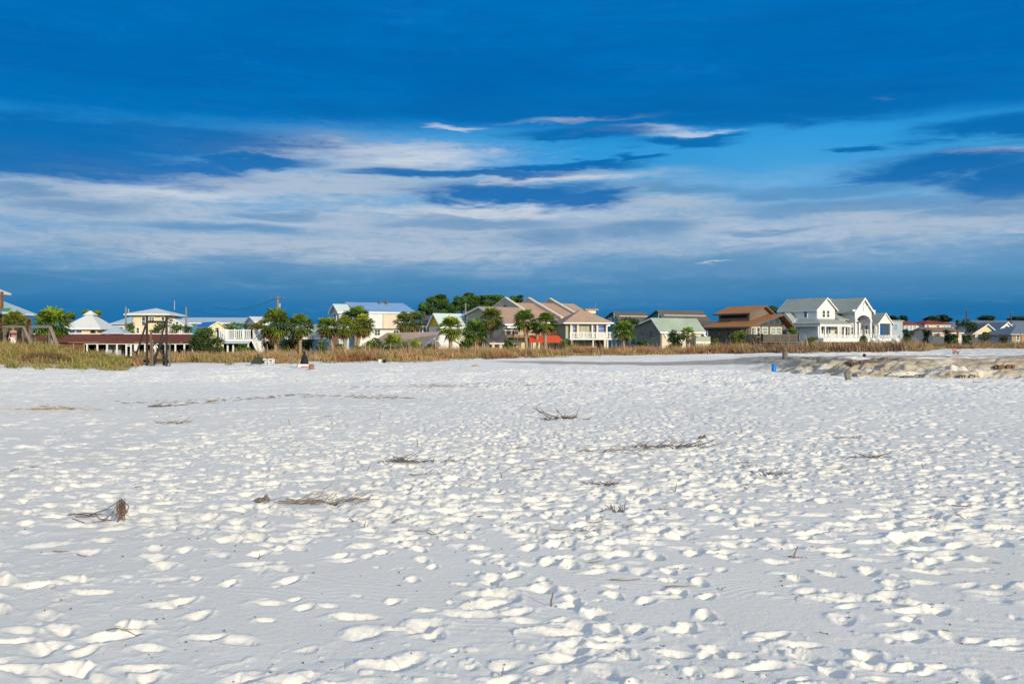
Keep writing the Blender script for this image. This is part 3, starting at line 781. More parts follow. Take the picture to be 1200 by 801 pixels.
shrub(1013, 396, 6, 4, 120, (0.06, 0.09, 0.02), 'small bush before the white railing under the arch', group=G1)
shrub(1064, 390, 8, 7, 150, (0.012, 0.03, 0.012), 'dark bush below the small red roofed house', group=G1)
shrub(1062, 400, 9, 6, 135, (0.03, 0.065, 0.018), 'green bush at the right end of the white deck', group=G1)
shrub(1086, 390, 7, 6, 165, (0.010, 0.026, 0.014), 'dark bush below the wide red roof', group=G1)
shrub(1111, 391, 9, 7, 150, (0.015, 0.035, 0.014), 'dark bush left of the yellow cottage', group=G1)
shrub(1119, 395, 8, 5, 148, (0.03, 0.06, 0.02), 'lower green bush left of the yellow cottage', group=G1)
shrub(1133, 395, 8, 4, 150, (0.015, 0.04, 0.014), 'low bush touching the yellow cottage', group=G1)
shrub(1176, 396, 7, 4, 148, (0.03, 0.035, 0.018), 'low brownish bush under the blue grey roof', group=G1)
shrub(1136, 381, 11, 9, 158, (0.022, 0.05, 0.018), 'small spreading tree left of the yellow cottage', 'small_tree', 'tree', lumps=12, trunk=True)
shrub(1122, 378, 5, 4, 170, (0.03, 0.05, 0.018), 'thin treetop beside the small spreading tree', 'small_tree', 'tree', trunk=True)


def tree(px, py, rx, ry, d, label, seed, base=(0.026, 0.058, 0.014), clumps=14, group='trees on the skyline', name='pine_tree'):
    r = np.random.default_rng(seed); s = d / F; c = P(px, d, py); RX, RZ = rx * s, ry * s; base = tuple(k * 2.2 for k in base)
    gz = -0.6
    t = thing(name, (c.x, d, gz), label, 'tree', group)
    cl = []
    for k in range(clumps):
        a = r.random() * 6.283; q = math.sqrt(r.random()) * 0.8; zz = r.uniform(-0.8, 0.75)
        w = math.sqrt(max(0.2, 1 - zz * zz)); lr = r.uniform(0.30, 0.52)
        cl.append(((c.x + math.cos(a) * q * RX * w, d + math.sin(a) * q * RX * w, c.z + zz * RZ * 0.8), (RX * lr * 1.1, RX * lr, RZ * lr * 0.75), 420))
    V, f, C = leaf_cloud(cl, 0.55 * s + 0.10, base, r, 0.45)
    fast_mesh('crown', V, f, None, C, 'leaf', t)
    mb = MB(); lean = r.normal() * 0.15 * RX
    top = Vector((c.x, d, c.z + 0.2 * RZ))
    mb.path([(c.x + lean, d, gz), (c.x + lean * .5, d, (gz + c.z) / 2), top], [0.26, 0.2, 0.08], 8)
    for cen, rad, n in cl:
        k = r.uniform(0.55, 0.9); o = Vector((c.x + lean * (1 - k), d, gz + (c.z - gz) * k))
        mid = o.lerp(Vector(cen), 0.5) + Vector((0, 0, -0.1 * RZ))
        mb.path([o, mid, cen], [0.1, 0.07, 0.03], 5)
    mb.build('trunk', 'bark', t)
    return t


GP = 'tall pines behind the tan townhouses'
tree(513, 353, 13, 11, 205, 'tall dark pine at the left end of the pine clump behind the yellow gable', 1, group=GP, clumps=17)
tree(500, 362, 10, 10, 200, 'lower bushy pine at the far left of the pine clump', 2, group=GP)
tree(524, 362, 10, 10, 198, 'lower pine just above the pale teal roof', 3, group=GP)
tree(540, 356, 10, 11, 210, 'narrow pine in the middle of the pine clump', 4, group=GP)
tree(556, 350, 12, 9, 214, 'highest pine of the clump with a domed crown', 5, group=GP, clumps=17)
tree(577, 352, 12, 9, 212, 'pine at the right end of the clump touching the townhouse gable', 6, group=GP, clumps=17)
tree(561, 361, 12, 7, 208, 'low pine behind the first sage gable', 7, group=GP)
tree(606, 350.5, 9, 5.5, 230, 'rounded tree top between two townhouse gables', 8, group=GP)
tree(81, 370, 7, 4.5, 165, 'small tree top left of the white hip roof', 9, MG)
tree(108, 368, 10, 6, 165, 'wider tree top behind the white hip roof', 10, MG)
tree(905, 363, 9, 6, 200, 'dark tree behind the upper orange roof', 11, (0.018, 0.045, 0.014))
DT = (0.010, 0.026, 0.016)
tree(1047, 374, 6, 5, 300, 'dark tree just right of the white porch gable on the skyline', 12, DT)
tree(1059, 373, 4, 4, 300, 'thin dark tree above the small red roofed house', 13, DT)
tree(1093, 374.5, 9, 5.5, 310, 'dark spreading tree left of the wide red roof peak', 14, DT)
tree(1109, 373, 9, 6, 315, 'darkest spreading tree behind the wide red roof peak', 15, DT)
tree(1154, 374, 12, 5, 330, 'flat topped dark tree behind the yellow cottage', 16, DT)
tree(1193, 373, 10, 4, 340, 'low dark tree at the right edge of the skyline', 17, DT)
tree(1216, 370, 12, 7, 340, 'dark tree past the right edge of the skyline', 18, DT)
tree(925, 375, 5, 4, 240, 'low treetop between the wood house and the white house', 19, (0.02, 0.05, 0.016))


# ------------------------------------------------------------------ buildings
def window(fr, par, face, pos, a0, a1, z0, z1, trim='white_trim', glass='glass', bars=1, name='window'):
    """face 'front' (plane v=pos, looks to -v), 'left' (plane u=pos, looks to -u) or 'right' (plane u=pos, looks to +u)"""
    f = MB(fr); w = 0.11; pr = 0.07
    def bx(mb, x0, x1, q0, q1, h0, h1):
        if face == 'front': mb.box(x0, x1, pos - q1, pos - q0, h0, h1)
        elif face == 'left': mb.box(pos - q1, pos - q0, x0, x1, h0, h1)
        else: mb.box(pos + q0, pos + q1, x0, x1, h0, h1)
    a0, a1 = min(a0, a1), max(a0, a1)
    bx(f, a0 - w, a0, 0.0, pr, z0 - w, z1 + w); bx(f, a1, a1 + w, 0.0, pr, z0 - w, z1 + w)
    bx(f, a0, a1, 0.0, pr, z1, z1 + w); bx(f, a0, a1, 0.0, pr + 0.03, z0 - w, z0)
    if bars:
        zm = (z0 + z1) / 2; bx(f, a0, a1, 0.024, pr - 0.02, zm - 0.025, zm + 0.025)
    if bars > 1:
        am = (a0 + a1) / 2; bx(f, am - 0.025, am + 0.025, 0.024, pr - 0.021, z0, z1)
    o = f.build(name, trim, par)
    g = MB(fr); bx(g, a0, a1, 0.004, 0.02, z0, z1); g.build('pane', glass, o)
    return o


def wpx(fr, par, px0, px1, py0, py1, v=0.0, **k):
    u0, u1 = fr.U(px0, v), fr.U(px1, v); um = (u0 + u1) / 2
    return window(fr, par, 'front', v, u0, u1, fr.Z(py1, um, v), fr.Z(py0, um, v), **k)


def wpl(fr, par, px0, px1, py0, py1, u=0.0, **k):
    v0, v1 = fr.V(px0, u), fr.V(px1, u); vm = (v0 + v1) / 2
    return window(fr, par, 'left', u, v0, v1, fr.Z(py1, u, vm), fr.Z(py0, u, vm), **k)


def gable(fr, par, u0, u1, v0, v1, z0, ze, zr, axis, wall, roof, ridge=None, oh=0.35, th=0.16, ze2=None, trim=None, ohg=0.3):
    """body with a pitched roof; axis is the ridge direction; ze is the eave on the near/left side, ze2 on the other"""
    ze2 = ze if ze2 is None else ze2
    if axis == 'u': a0, a1, e0, e1 = v0, v1, u0, u1
    else: a0, a1, e0, e1 = u0, u1, v0, v1
    rd = (a0 + a1) / 2 if ridge is None else ridge
    w = None
    if wall:
        w = MB(fr).prism([(a0, z0), (a1, z0), (a1, ze2), (rd, zr), (a0, ze)], e0, e1, axis).build('wall', wall, par)
    s0 = (zr - ze) / (rd - a0); s1 = (zr - ze2) / (a1 - rd); lift = th + 0.015
    k = (lambda a, e, z: (e, a, z)) if axis == 'u' else (lambda a, e, z: (a, e, z))
    m = MB(fr)
    zr_ = zr + lift
    m.slab([k(a0 - oh, e0 - ohg, ze - s0 * oh + lift), k(a0 - oh, e1 + ohg, ze - s0 * oh + lift), k(rd, e1 + ohg, zr_), k(rd, e0 - ohg, zr_)], th)
    m.slab([k(rd + 0.002, e0 - ohg, zr_), k(rd + 0.002, e1 + ohg, zr_), k(a1 + oh, e1 + ohg, ze2 - s1 * oh + lift), k(a1 + oh, e0 - ohg, ze2 - s1 * oh + lift)], th)
    r = m.build('roof', roof, par)
    if trim:
        t = MB(fr); q = 0.2
        for e in (e0 - ohg - 0.05, e1 + ohg + 0.004):
            for (aa, zz, bb, zb) in ((a0 - oh, ze - s0 * oh, rd, zr), (rd, zr, a1 + oh, ze2 - s1 * oh)):
                t.hexa([k(aa, e, zz - q + lift), k(bb, e, zb - q + lift), k(bb, e + 0.046, zb - q + lift), k(aa, e + 0.046, zz - q + lift)],
                       [k(aa, e, zz + lift + .01), k(bb, e, zb + lift + .01), k(bb, e + 0.046, zb + lift + .01), k(aa, e + 0.046, zz + lift + .01)])
        for aa, zz in ((a0 - oh - 0.05, ze - s0 * oh), (a1 + oh + 0.004, ze2 - s1 * oh)):
            p0 = k(aa, e0 - ohg, 0); p1 = k(aa + 0.046, e1 + ohg, 0)
            t.box(p0[0], p1[0], p0[1], p1[1], zz + lift - 0.22, zz + lift - 0.01)
        t.build('trim', trim, par)
    return w, r


def hip(fr, par, u0, u1, v0, v1, ze, zr, roof, run=None, oh=0.5, th=0.14, fascia=None):
    u0 -= oh; u1 += oh; v0 -= oh; v1 += oh
    run = min((v1 - v0) / 2, (u1 - u0) / 2) if run is None else run
    vm = (v0 + v1) / 2; ra, rb = u0 + run, u1 - run
    if rb - ra < 0.02: ra = rb = (u0 + u1) / 2; rb += 0.01
    m = MB(fr); z = ze + th
    A, B, C, D_, E, G = (u0, v0, z), (u1, v0, z), (u1, v1, z), (u0, v1, z), (ra, vm, zr), (rb, vm, zr)
    m.poly([A, B, G, E]); m.poly([B, C, G]); m.poly([C, D_, E, G]); m.poly([D_, A, E])
    lo = [(a, b, ze) for a, b, _ in (A, B, C, D_)]
    m.poly(lo[::-1])
    for i in range(4):
        j = (i + 1) % 4; m.poly([lo[i], lo[j], (A, B, C, D_)[j], (A, B, C, D_)[i]])
    o = m.build('roof', roof, par)
    if fascia:
        f = MB(fr); e = 0.05
        f.box(u0 - e, u1 + e, v0 - e, v0 - 0.004, ze - 0.05, z - .01); f.box(u0 - e, u1 + e, v1 + 0.004, v1 + e, ze - 0.05, z - .01)
        f.box(u0 - e, u0 - 0.004, v0 - 0.003, v1 + 0.003, ze - 0.05, z - .01); f.box(u1 + 0.004, u1 + e, v0 - 0.003, v1 + 0.003, ze - 0.05, z - .01)
        f.build('fascia', fascia, par)
    return o


def block(fr, par, u0, u1, v0, v1, z0, z1, mat, name='wall'):
    return MB(fr).box(u0, u1, v0, v1, z0, z1).build(name, mat, par)


def railing(fr, par, pts, z0, z1, mat, step=0.16, pw=0.05, posts=2.0, name='railing'):
    m = MB(fr); k = 0
    for (a, b) in zip(pts[:-1], pts[1:]):
        a = Vector((a[0], a[1], 0)); b = Vector((b[0], b[1], 0)); L = (b - a).length
        if L < 0.01: continue
        for h, w in ((z1, 0.08), (z0 + 0.12, 0.06)):
            m.bar((a.x, a.y, h), (b.x, b.y, h), w)
        n = max(1, int(L / step))
        for i in range(n + 1):
            p = a.lerp(b, i / n); m.bar((p.x, p.y, z0 + 0.1), (p.x, p.y, z1), pw)
        n = max(1, int(L / posts))
        for i in range(n + 1):
            p = a.lerp(b, i / n); m.bar((p.x, p.y, z0), (p.x, p.y, z1 + 0.12), 0.12)
    return m.build(name, mat, par)


def posts(fr, par, lst, z0, z1, w, mat, name='post'):
    for (u, v) in lst:
        MB(fr).box(u - w / 2, u + w / 2, v - w / 2, v + w / 2, z0, z1).build(name, mat, par)


def house(name, fr, label, cat='house', group=None): return thing(name, fr.loc(), label, cat, group)


G0 = -0.9     # walls start below ground
# --- A: porch house at the left edge
fr = Frame(-95, 98, 0, -0.4); t = house('porch_house', fr, 'dark house with pale metal roof and open upper porch cut by the left edge')
uR = fr.U(36, 10); ze = fr.Z(367.5)
block(fr, t, 0.8, uR - 1.2, 2.6, 9, G0, ze, 'brownwood')
hip(fr, t, 0, uR, 0, 10, ze + 0.12, fr.Z(341, 0, 5), 'mt_blgrey', oh=0.45, fascia='white_trim')
block(fr, t, 0.05, uR - .05, 0.05, 0.3, ze - 0.16, ze + 0.1, 'cream_trim', 'beam')
posts(fr, t, [(fr.U(3), 0.2), (fr.U(29), 0.2), (fr.U(-45), 0.2)], G0, ze - 0.16, 0.22, 'brownwood')
for a, b in ((6, 13), (20, 27), (-30, -8), (31, 36)): wpx(fr, t, a, b, 374, 396, 2.6, trim='brownwood', glass='dark')
uT = fr.U(8, 7); zT = fr.Z(341.5, 0, 1)
posts(fr, t, [(fr.U(2, 1.1), 1.1), (fr.U(-50, 1.1), 1.1), (fr.U(-14, 6.6), 6.6)], fr.Z(364, 0, 1.1), zT, 0.22, 'brownwood')
hip(fr, t, -1, uT, 0.7, 7, zT, fr.Z(322, 0, 4), 'mt_pale', oh=0.25, fascia='cream_trim')
block(fr, t, fr.U(3, -0.62), fr.U(13, -0.62), -0.66, -0.6, fr.Z(365), fr.Z(361), 'green_paint', 'sign_board')

# --- B: white hip cottage
fr = Frame(80, 118, 4, -0.4); t = house('hip_cottage', fr, 'pale yellow cottage with bright white pyramid roof and small cap')
uR = fr.U(131, 5.4); ze = fr.Z(385.5)
block(fr, t, 0, uR, 0, 5.4, G0, ze, 'pale_yellow')
hip(fr, t, 0, uR, 0, 5.4, ze, fr.Z(366.5, 2.5, 3), 'mt_pale', oh=0.6, fascia='white_trim')
uc = uR / 2
MB(fr).hexa([(uc - .7, 2.0, fr.Z(369, 0, 2.5)), (uc + .7, 2.0, fr.Z(369, 0, 2.5)), (uc + .7, 3.4, fr.Z(369, 0, 2.5)), (uc - .7, 3.4, fr.Z(369, 0, 2.5))], [(uc - .1, 2.6, fr.Z(364, 0, 2.5)), (uc + .1, 2.6, fr.Z(364, 0, 2.5)), (uc + .1, 2.8, fr.Z(364, 0, 2.5)), (uc - .1, 2.8, fr.Z(364, 0, 2.5))]).build('roof_cap', 'mt_pale', t)
wpx(fr, t, 81.5, 88, 387, 392.5, glass='glass_blue'); wpx(fr, t, 89.5, 96, 387, 392.5, glass='glass_blue')
wpx(fr, t, 107, 111, 386.8, 397, trim='brownwood', glass='dark', name='door')
# --- small grey roofed annex in front-right
fr = Frame(123, 114, 4, -0.4); t = house('garden_shed', fr, 'small grey roofed shed tucked at the right of the white hip cottage', 'shed')
uR = fr.U(142); block(fr, t, 0, uR, 0, 2.6, G0, fr.Z(391), 'greyblue'); hip(fr, t, 0, uR, 0, 2.6, fr.Z(391), fr.Z(382, 0, 1.3), 'mt_blgrey', oh=0.3)
wpx(fr, t, 128, 133, 394, 399)
# --- C
fr = Frame(133, 158, 0, -0.4); t = house('far_hip_house', fr, 'far house showing only a pale blue hip roof behind the white cottage')
uR = fr.U(156); block(fr, t, 0, uR, 0, 6, G0, fr.Z(380), 'paleblue'); hip(fr, t, 0, uR, 0, 6, fr.Z(380), fr.Z(371, 0, 3), 'mt_blgrey', oh=0.5)
wpx(fr, t, 140, 144, 383, 388)

# --- D: cream two-storey
fr = Frame(156, 140, 3, -0.4); t = house('cream_house', fr, 'cream two storey house with wide white hip roof and arched window')
uR = fr.U(209, 7); ze = fr.Z(368.8)
block(fr, t, 0, uR, 0, 7, G0, ze, 'cream')
hip(fr, t, 0, uR, 0, 7, ze, fr.Z(361, 3, 3.5), 'mt_pale', oh=0.95, fascia='white_trim')
wpx(fr, t, 166.5, 170, 371.5, 381, glass='glass'); wpx(fr, t, 175, 180.5, 372, 376.5, bars=2); wpx(fr, t, 189.5, 192.5, 371.5, 379)
u0, u1 = fr.U(198.3), fr.U(203); zc = fr.Z(376); rr = (u1 - u0) / 2
m = MB(fr); m2 = MB(fr); pr = [(u0 + rr - rr * math.cos(a), zc + rr * math.sin(a)) for a in [math.pi * k / 10 for k in range(11)]]
m.prism(pr, -0.02, -0.05, 'v'); m2.prism([(u0 + rr + (p[0] - u0 - rr) * 1.3, zc + (p[1] - zc) * 1.3 - (0.06 if p[1] - zc < .01 else 0)) for p in pr], -0.004, -0.018, 'v')
w_ = m2.build('arched_window', 'white_trim', t); m.build('pane', 'glass', w_)
wpx(fr, t, 206, 209, 377, 382); wpx(fr, t, 160, 163, 384, 390)
gable(fr, t, uR + .01, fr.U(222, 5), 1.0, 5, G0, fr.Z(380), fr.Z(374.5), 'v', 'white', 'mt_pale', trim='white_trim')
MB(fr).tube((fr.U(196), 3.5, fr.Z(362)), (fr.U(196), 3.5, fr.Z(351)), 0.05).build('antenna', 'metal_grey', t)

# --- E: long pavilion
fr = Frame(20, 112, 0, 0.0); t = house('pavilion', fr, 'long low pavilion with dark red shingle roof and white posts', 'pavilion')
uR = fr.U(226); ze, zr = fr.Z(401), fr.Z(391.3)
u2 = fr.U(233)
MB(fr).slab([(0, -0.6, ze + .1), (u2, -0.6, ze + .1), (fr.U(226, 1.8), 2.2, zr), (0, 2.2, zr)], 0.1).slab([(0, 2.203, zr), (fr.U(226, 1.8), 2.203, zr), (u2 - .3, 5, ze + .1), (0, 5, ze + .1)], 0.1).poly([(u2, -.6, ze + .1), (u2 - .3, 5, ze + .1), (fr.U(226, 1.8), 2.2, zr)]).build('roof', 'sh_red', t)
MB(fr).box(0, fr.U(226, 2.2), 2.05, 2.35, zr + 0.004, zr + 0.1).build('ridge_cap', 'white_trim', t)
MB(fr).box(fr.U(100), uR, -0.12, 0.03, ze - 0.22, ze - 0.02).build('beam', 'white_trim', t)
posts(fr, t, [(fr.U(p), 0) for p in (102, 114, 125.5, 137, 148, 153.5, 162, 170, 182, 194, 205.5, 216, 225.6)], -0.6, ze - 0.222, 0.16, 'white_trim')
MB(fr).box(fr.U(148.8), fr.U(152.8), -0.02, 0.02, fr.Z(405.5), fr.Z(404.3)).build('rail', 'white_trim', t)
MB(fr).box(fr.U(157), fr.U(161.5), -0.02, 0.02, fr.Z(411), fr.Z(403)).build('panel', 'white_trim', t)
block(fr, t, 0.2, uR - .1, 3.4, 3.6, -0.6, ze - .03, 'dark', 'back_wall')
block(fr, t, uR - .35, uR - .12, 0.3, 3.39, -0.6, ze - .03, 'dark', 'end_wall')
block(fr, t, 0.2, fr.U(98), 0.05, 0.15, -0.6, ze - .03, 'brownwood', 'board_wall')
posts(fr, t, [(fr.U(p), 0.0) for p in (42, 55, 70, 86, 98.5)], -0.6, ze - 0.03, 0.1, 'sandstuck', 'batten')

# --- F: long blue metal roof + blue tarp cottage
fr = Frame(208, 190, 0, -0.4); t = house('metal_shed', fr, 'long low building with pale blue metal roof far behind the white deck', 'building')
uR = fr.U(288); gable(fr, t, 0, uR, 0, 9, G0, fr.Z(378.5), fr.Z(373, 0, 4.5), 'u', 'teal', 'mt_blgrey', trim='white_trim'); wpx(fr, t, 262, 268, 379.5, 383)
fr = Frame(246, 165, 33, -0.4); t = house('tarp_cottage', fr, 'small cottage with bright blue tarp roof and yellow gable end')
gable(fr, t, 0, fr.U(263), 0, fr.V(230), G0, fr.Z(382.5), fr.Z(377.6), 'v', 'pale_yellow', 'blue_tarp', trim='cream_trim'); wpx(fr, t, 252, 256, 384, 389)

# --- G: white deck house
fr = Frame(255, 108, 0, -0.2); t = house('white_deck', fr, 'white raised deck with picket balustrade and stairs at its right', 'deck')
uR = fr.U(295); zf = fr.Z(397); zt_ = fr.Z(386.5)
block(fr, t, 0, uR, 0, 4, zf - 0.22, zf, 'white_trim', 'deck_floor')
railing(fr, t, [(0, 3.9), (0, 0.05), (uR, 0.05), (uR, 3.9)], zf, zt_, 'white_trim', 0.2, 0.085, 0.85)
MB(fr).slab([(fr.U(262), -0.7, zf - 0.42), (uR - .1, -0.7, zf - .42), (uR - .1, -0.003, zf - 0.2), (fr.U(262), -0.003, zf - .2)], 0.07).build('shed_roof', 'mt_blgrey', t)
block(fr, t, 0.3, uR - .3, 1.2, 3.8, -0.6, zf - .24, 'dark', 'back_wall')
posts(fr, t, [(fr.U(p), 0.1) for p in (266.5, 273, 281, 290.5)] + [(.2, .1)], -0.6, zf - .225, 0.16, 'white_trim')
MB(fr).box(fr.U(266), fr.U(291), 0.04, 0.15, fr.Z(402.6), fr.Z(401.4)).build('beam', 'white_trim', t)
st = MB(fr); ux = fr.U(306)
for i in range(8):
    a = uR + 0.05 + (ux - uR - .2) * i / 8; st.box(a, a + .17, 0.2, 1.2, zf - (zf + 0.2) * (i + 1) / 8 - .05, zf - (zf + .2) * (i + 1) / 8)
st.build('stair', 'white_trim', t)
s2 = MB(fr)
for v in (0.15, 1.25):
    s2.bar((uR, v, zf - .1), (ux, v, -0.3), 0.2); s2.bar((uR, v, zt_), (ux, v, zt_ - zf - 0.1), 0.11)
    for i in range(10):
        q = i / 9; a = uR + (ux - uR) * q; s2.bar((a, v, zf - .1 + (-0.2 - zf) * q), (a, v, zt_ + (-zf - .1) * q), 0.07)
s2.build('stair_railing', 'white_trim', t)
block(fr, t, fr.U(301.5), ux, -0.05, 0.03, -0.4, fr.Z(399.5), 'white_trim', 'panel')
# --- H
fr = Frame(299, 185, 33, -0.4); t = house('far_white_house', fr, 'far white roofed house peeping between the two tall palms beside the pole')
gable(fr, t, 0, fr.U(316), 0, 5, G0, fr.Z(377), fr.Z(371.5), 'u', 'white', 'mt_pale', trim='white_trim'); wpx(fr, t, 303, 307, 379, 384)
# --- I: low grey house with blue wall
fr = Frame(336, 126, 0, -0.4); t = house('low_house', fr, 'low brick house with grey roof behind the palms left of the teal house')
uR = fr.U(387); gable(fr, t, 0, uR, 0, 5.4, G0, fr.Z(394.5), fr.Z(381.5, 0, 2.7), 'u', 'brick', 'sh_grey', trim='white_trim', oh=0.5)
wpx(fr, t, 371, 378, 395.5, 398.5, bars=0); wpx(fr, t, 381, 385, 395.5, 398.5, bars=0)
fr = Frame(364, 112, 0, -0.3); t = house('blue_fence', fr, 'light blue solid board fence before the low brick house', 'fence')
MB(fr).box(0, fr.U(389), 0, 0.06, -0.6, fr.Z(398)).build('panel', 'ltblue', t); posts(fr, t, [(fr.U(p), -0.06) for p in (364.5, 372, 380, 388.5)], -0.6, fr.Z(397.6), 0.1, 'ltblue')

# --- J: big blue-roofed house
fr = Frame(421, 145, 33, -0.5); t = house('blue_roof_house', fr, 'large cream and white house with blue metal roof and blue shaded side')
u1 = fr.U(484); v1 = fr.V(404); ze, zr = fr.Z(365), fr.Z(355.2, 3, v1 * .5)
zm = fr.Z(384.5)
gable(fr, t, 0, u1, 0, v1 + 3, G0, ze, zr, 'u', 'offwhite_siding', 'mt_blue', oh=0.5, trim='white_trim')
MB(fr).box(0.1, fr.U(447.3), -0.32, -0.003, zm, ze - .05).build('upper_panel', 'white', t)
MB(fr).box(fr.U(447.9), fr.U(469), -0.30, -0.003, zm, ze - .05).build('upper_panel', 'beige', t)
MB(fr).box(0.1, u1, -0.36, -0.003, zm - 0.14, zm - .004).build('belt_trim', 'greywood', t)
MB(fr).box(-0.1, -0.003, 0.2, v1 + 2.8, G0, zm - .2).build('shade_panel', 'blue_shade', t)  # blue tint laid over the left wall to imitate its shade
for a, b, c_, d_ in ((439, 445, 386.5, 392.5), (461, 467, 387.2, 392.5), (473, 478, 387.2, 392.5)): wpx(fr, t, a, b, c_, d_, bars=2)
wpx(fr, t, 473, 479, 370, 378, bars=2); wpl(fr, t, 409, 413, 373, 380); wpl(fr, t, 408, 411, 391, 398); wpl(fr, t, 414, 417, 391, 396)
for a in (448, 456): MB(fr).box(fr.U(a - 1.2, v1 * .5), fr.U(a + 1.2, v1 * .5), v1 * .5 + .8, v1 * .5 + 1.1, zr - .9, zr + 0.38).build('chimney', 'brownwood', t)
fr2 = Frame(397, 141, 33, -0.5)
gable(fr2, t, 0, fr2.U(409), 0, fr2.V(388), G0, fr2.Z(365), fr2.Z(357), 'u', 'paleblue', 'mt_teal', oh=0.3, trim='white_trim')
wpl(fr2, t, 391.5, 394, 368, 375); wpx(fr2, t, 400, 405, 368, 374); wpl(fr2, t, 391.5, 394.5, 383, 394, glass='glass_pale')

# --- white railing building between
fr = Frame(490, 142, 0, -0.4); t = house('roof_terrace_house', fr, 'small grey topped building with white posts beside the yellow gable')
uR = fr.U(504); block(fr, t, 0, uR, 0, 4, G0, fr.Z(389), 'greyblue'); block(fr, t, 0, uR, 0.2, 4, fr.Z(380.5), fr.Z(375), 'oldwood2', 'upper_wall')
MB(fr).box(-.1, uR + .1, -0.3, 4.1, fr.Z(383), fr.Z(381.5)).build('roof', 'white_trim', t)
block(fr, t, 0.1, uR - .1, 1.2, 3.9, fr.Z(389) + .003, fr.Z(383) - .003, 'glass_pale', 'screen_wall')
posts(fr, t, [(fr.U(p), 0.1) for p in (491, 495.5, 500, 503.6)], fr.Z(389) + .002, fr.Z(383) - .002, 0.16, 'white_trim')

# --- L: yellow gable house
fr = Frame(517, 138, 33, -0.4); t = house('yellow_gable_house', fr, 'small house with bright yellow gable and pale teal metal roof')
v1 = fr.V(502.5); gable(fr, t, 0, fr.U(546), 0, v1, G0, fr.Z(382), fr.Z(368.3, 0, v1 / 2), 'u', 'yellow', 'mt_teal', trim='white_trim', oh=0.3)
MB(fr).box(-0.06, -0.003, 0.1, v1 - .1, G0, fr.Z(382.8)).build('lower_wall', 'white', t)
MB(fr).box(.05, fr.U(546) - .05, -0.05, -0.004, G0, fr.Z(382.6)).build('front_wall', 'sage2', t); wpl(fr, t, 505, 508, 384, 388.5); wpx(fr, t, 524, 530, 381, 386)

# --- K: taupe roof low house with white gable
fr = Frame(501, 103, 33, -0.4); t = house('white_gable_house', fr, 'low white gabled house with taupe shingle roof behind the palmettos')
u1 = fr.U(538); v1 = fr.V(437)
gable(fr, t, 0, u1, 0, v1, G0, fr.Z(402.5), fr.Z(390.5, u1 / 2, 0), 'v', 'white', 'sh_taupe', oh=0.4, trim='white_trim', ohg=0.25)
MB(fr).box(0.05, u1 - .05, -0.05, -0.004, G0, fr.Z(402.8)).build('front_panel', 'white', t)
wpl(fr, t, 472, 480, 404, 408); wpl(fr, t, 448, 455, 404, 408)
wpx(fr, t, 515, 519, 404, 408)

# --- M: tan townhouses
fr = Frame(590, 132, 33, -0.5); t = house('townhouse_row', fr, 'row of stepped tan roofed townhouses with sage gables and balconies', 'townhouses')
UN = [(590, 132, 378, 563, 360.5, 546, 640, 'sage'), (623, 143, 373, 594, 350.8, 574, 662, 'sage2'), (655, 146, 374, 621, 351, 604, 690, 'beige'), (684, 149, 376.5, 646, 351.8, 628, 700, 'sage2')]
for k, (c_, d_, pe, rpx, rpy, bpx, rt, wm) in enumerate(UN):
    f = Frame(c_, d_, 33, -0.5); vr = f.V(rpx); vb = f.V(bpx); par = 0.62 if k else 0.0
    ue_ = f.U(606, vr) if k == 0 else (f.U(UN[k + 1][3] + 3, vr) if k < 3 else f.U(672, vr))
    zr_, ze_, zb_ = f.Z(rpy, 0, vr) - par, f.Z(pe) - par * .4, f.Z(pe - 9 if k == 0 else pe - 7, 0, vb) - par
    gable(f, t, 0, ue_, 0, vb, G0, ze_, zr_, 'u', wm, 'sh_tan', ridge=vr, oh=0.9, trim=None if k else 'white_trim', ze2=zb_, ohg=0.3 if k == 0 else 0.0)
    if k:      # fire wall standing above the roofs, with a pale coping
        sl = (zr_ - ze_) / vr; sb = (zr_ - zb_) / (vb - vr); q = 0.22 + par
        MB(f).prism([(-1.0, ze_ - sl * 1.0 - .25), (-1.0, ze_ - sl * 1.0 + q), (vr, zr_ + q), (vb + .5, zb_ - sb * .5 + q), (vb + .5, zb_ - sb * .5 - .2), (vr, zr_ - .2)], -0.36, -0.004, 'u').build('fire_wall', wm, t)
        m = MB(f)
        m.slab([(-.42, -1.06, ze_ - sl * 1.06 + q + .13), (.06, -1.06, ze_ - sl * 1.06 + q + .13), (.06, vr, zr_ + q + .13), (-.42, vr, zr_ + q + .13)], .12).slab([(-.42, vr + .002, zr_ + q + .13), (.06, vr + .002, zr_ + q + .13), (.06, vb + .5, zb_ - sb * .5 + q + .13), (-.42, vb + .5, zb_ - sb * .5 + q + .13)], .12)
        m.build('coping', 'cream_trim', t)
    MB(f).box(0.02, ue_, -0.95, -0.9, ze_ - sl * .95 - .1 if k else ze_ - .72, ze_ - sl * .95 + .14 if k else ze_ - .45).build('fascia', 'white_trim', t)
    MB(f).box(0.15, ue_ - .02, -0.04, -0.004, G0, ze_ - .4).build('front_wall', 'cream' if k != 3 else 'beige', t)
    for a, b in ((c_ + 3, c_ + 8), (c_ + 11, c_ + 17)):
        wpx(f, t, a, b, pe + 4, pe + 14, v=-0.04, glass='glass', name='window')
f1 = Frame(590, 132, 33, -0.5)
wpl(f1, t, 567, 570, 375, 380); MB(f1).box(-0.03, -0.004, f1.V(568), f1.V(567.3), G0, f1.Z(366, 0, 3)).build('downpipe', 'white_trim', t)
block(f1, t, 0, f1.U(640), -2.4, -0.06, f1.Z(396), f1.Z(394.5), 'brownwood', 'balcony_floor')
railing(f1, t, [(0.05, -0.1), (0.05, -2.3), (f1.U(640), -2.3)], f1.Z(394.5), f1.Z(388), 'brownwood', 0.14, 0.05)
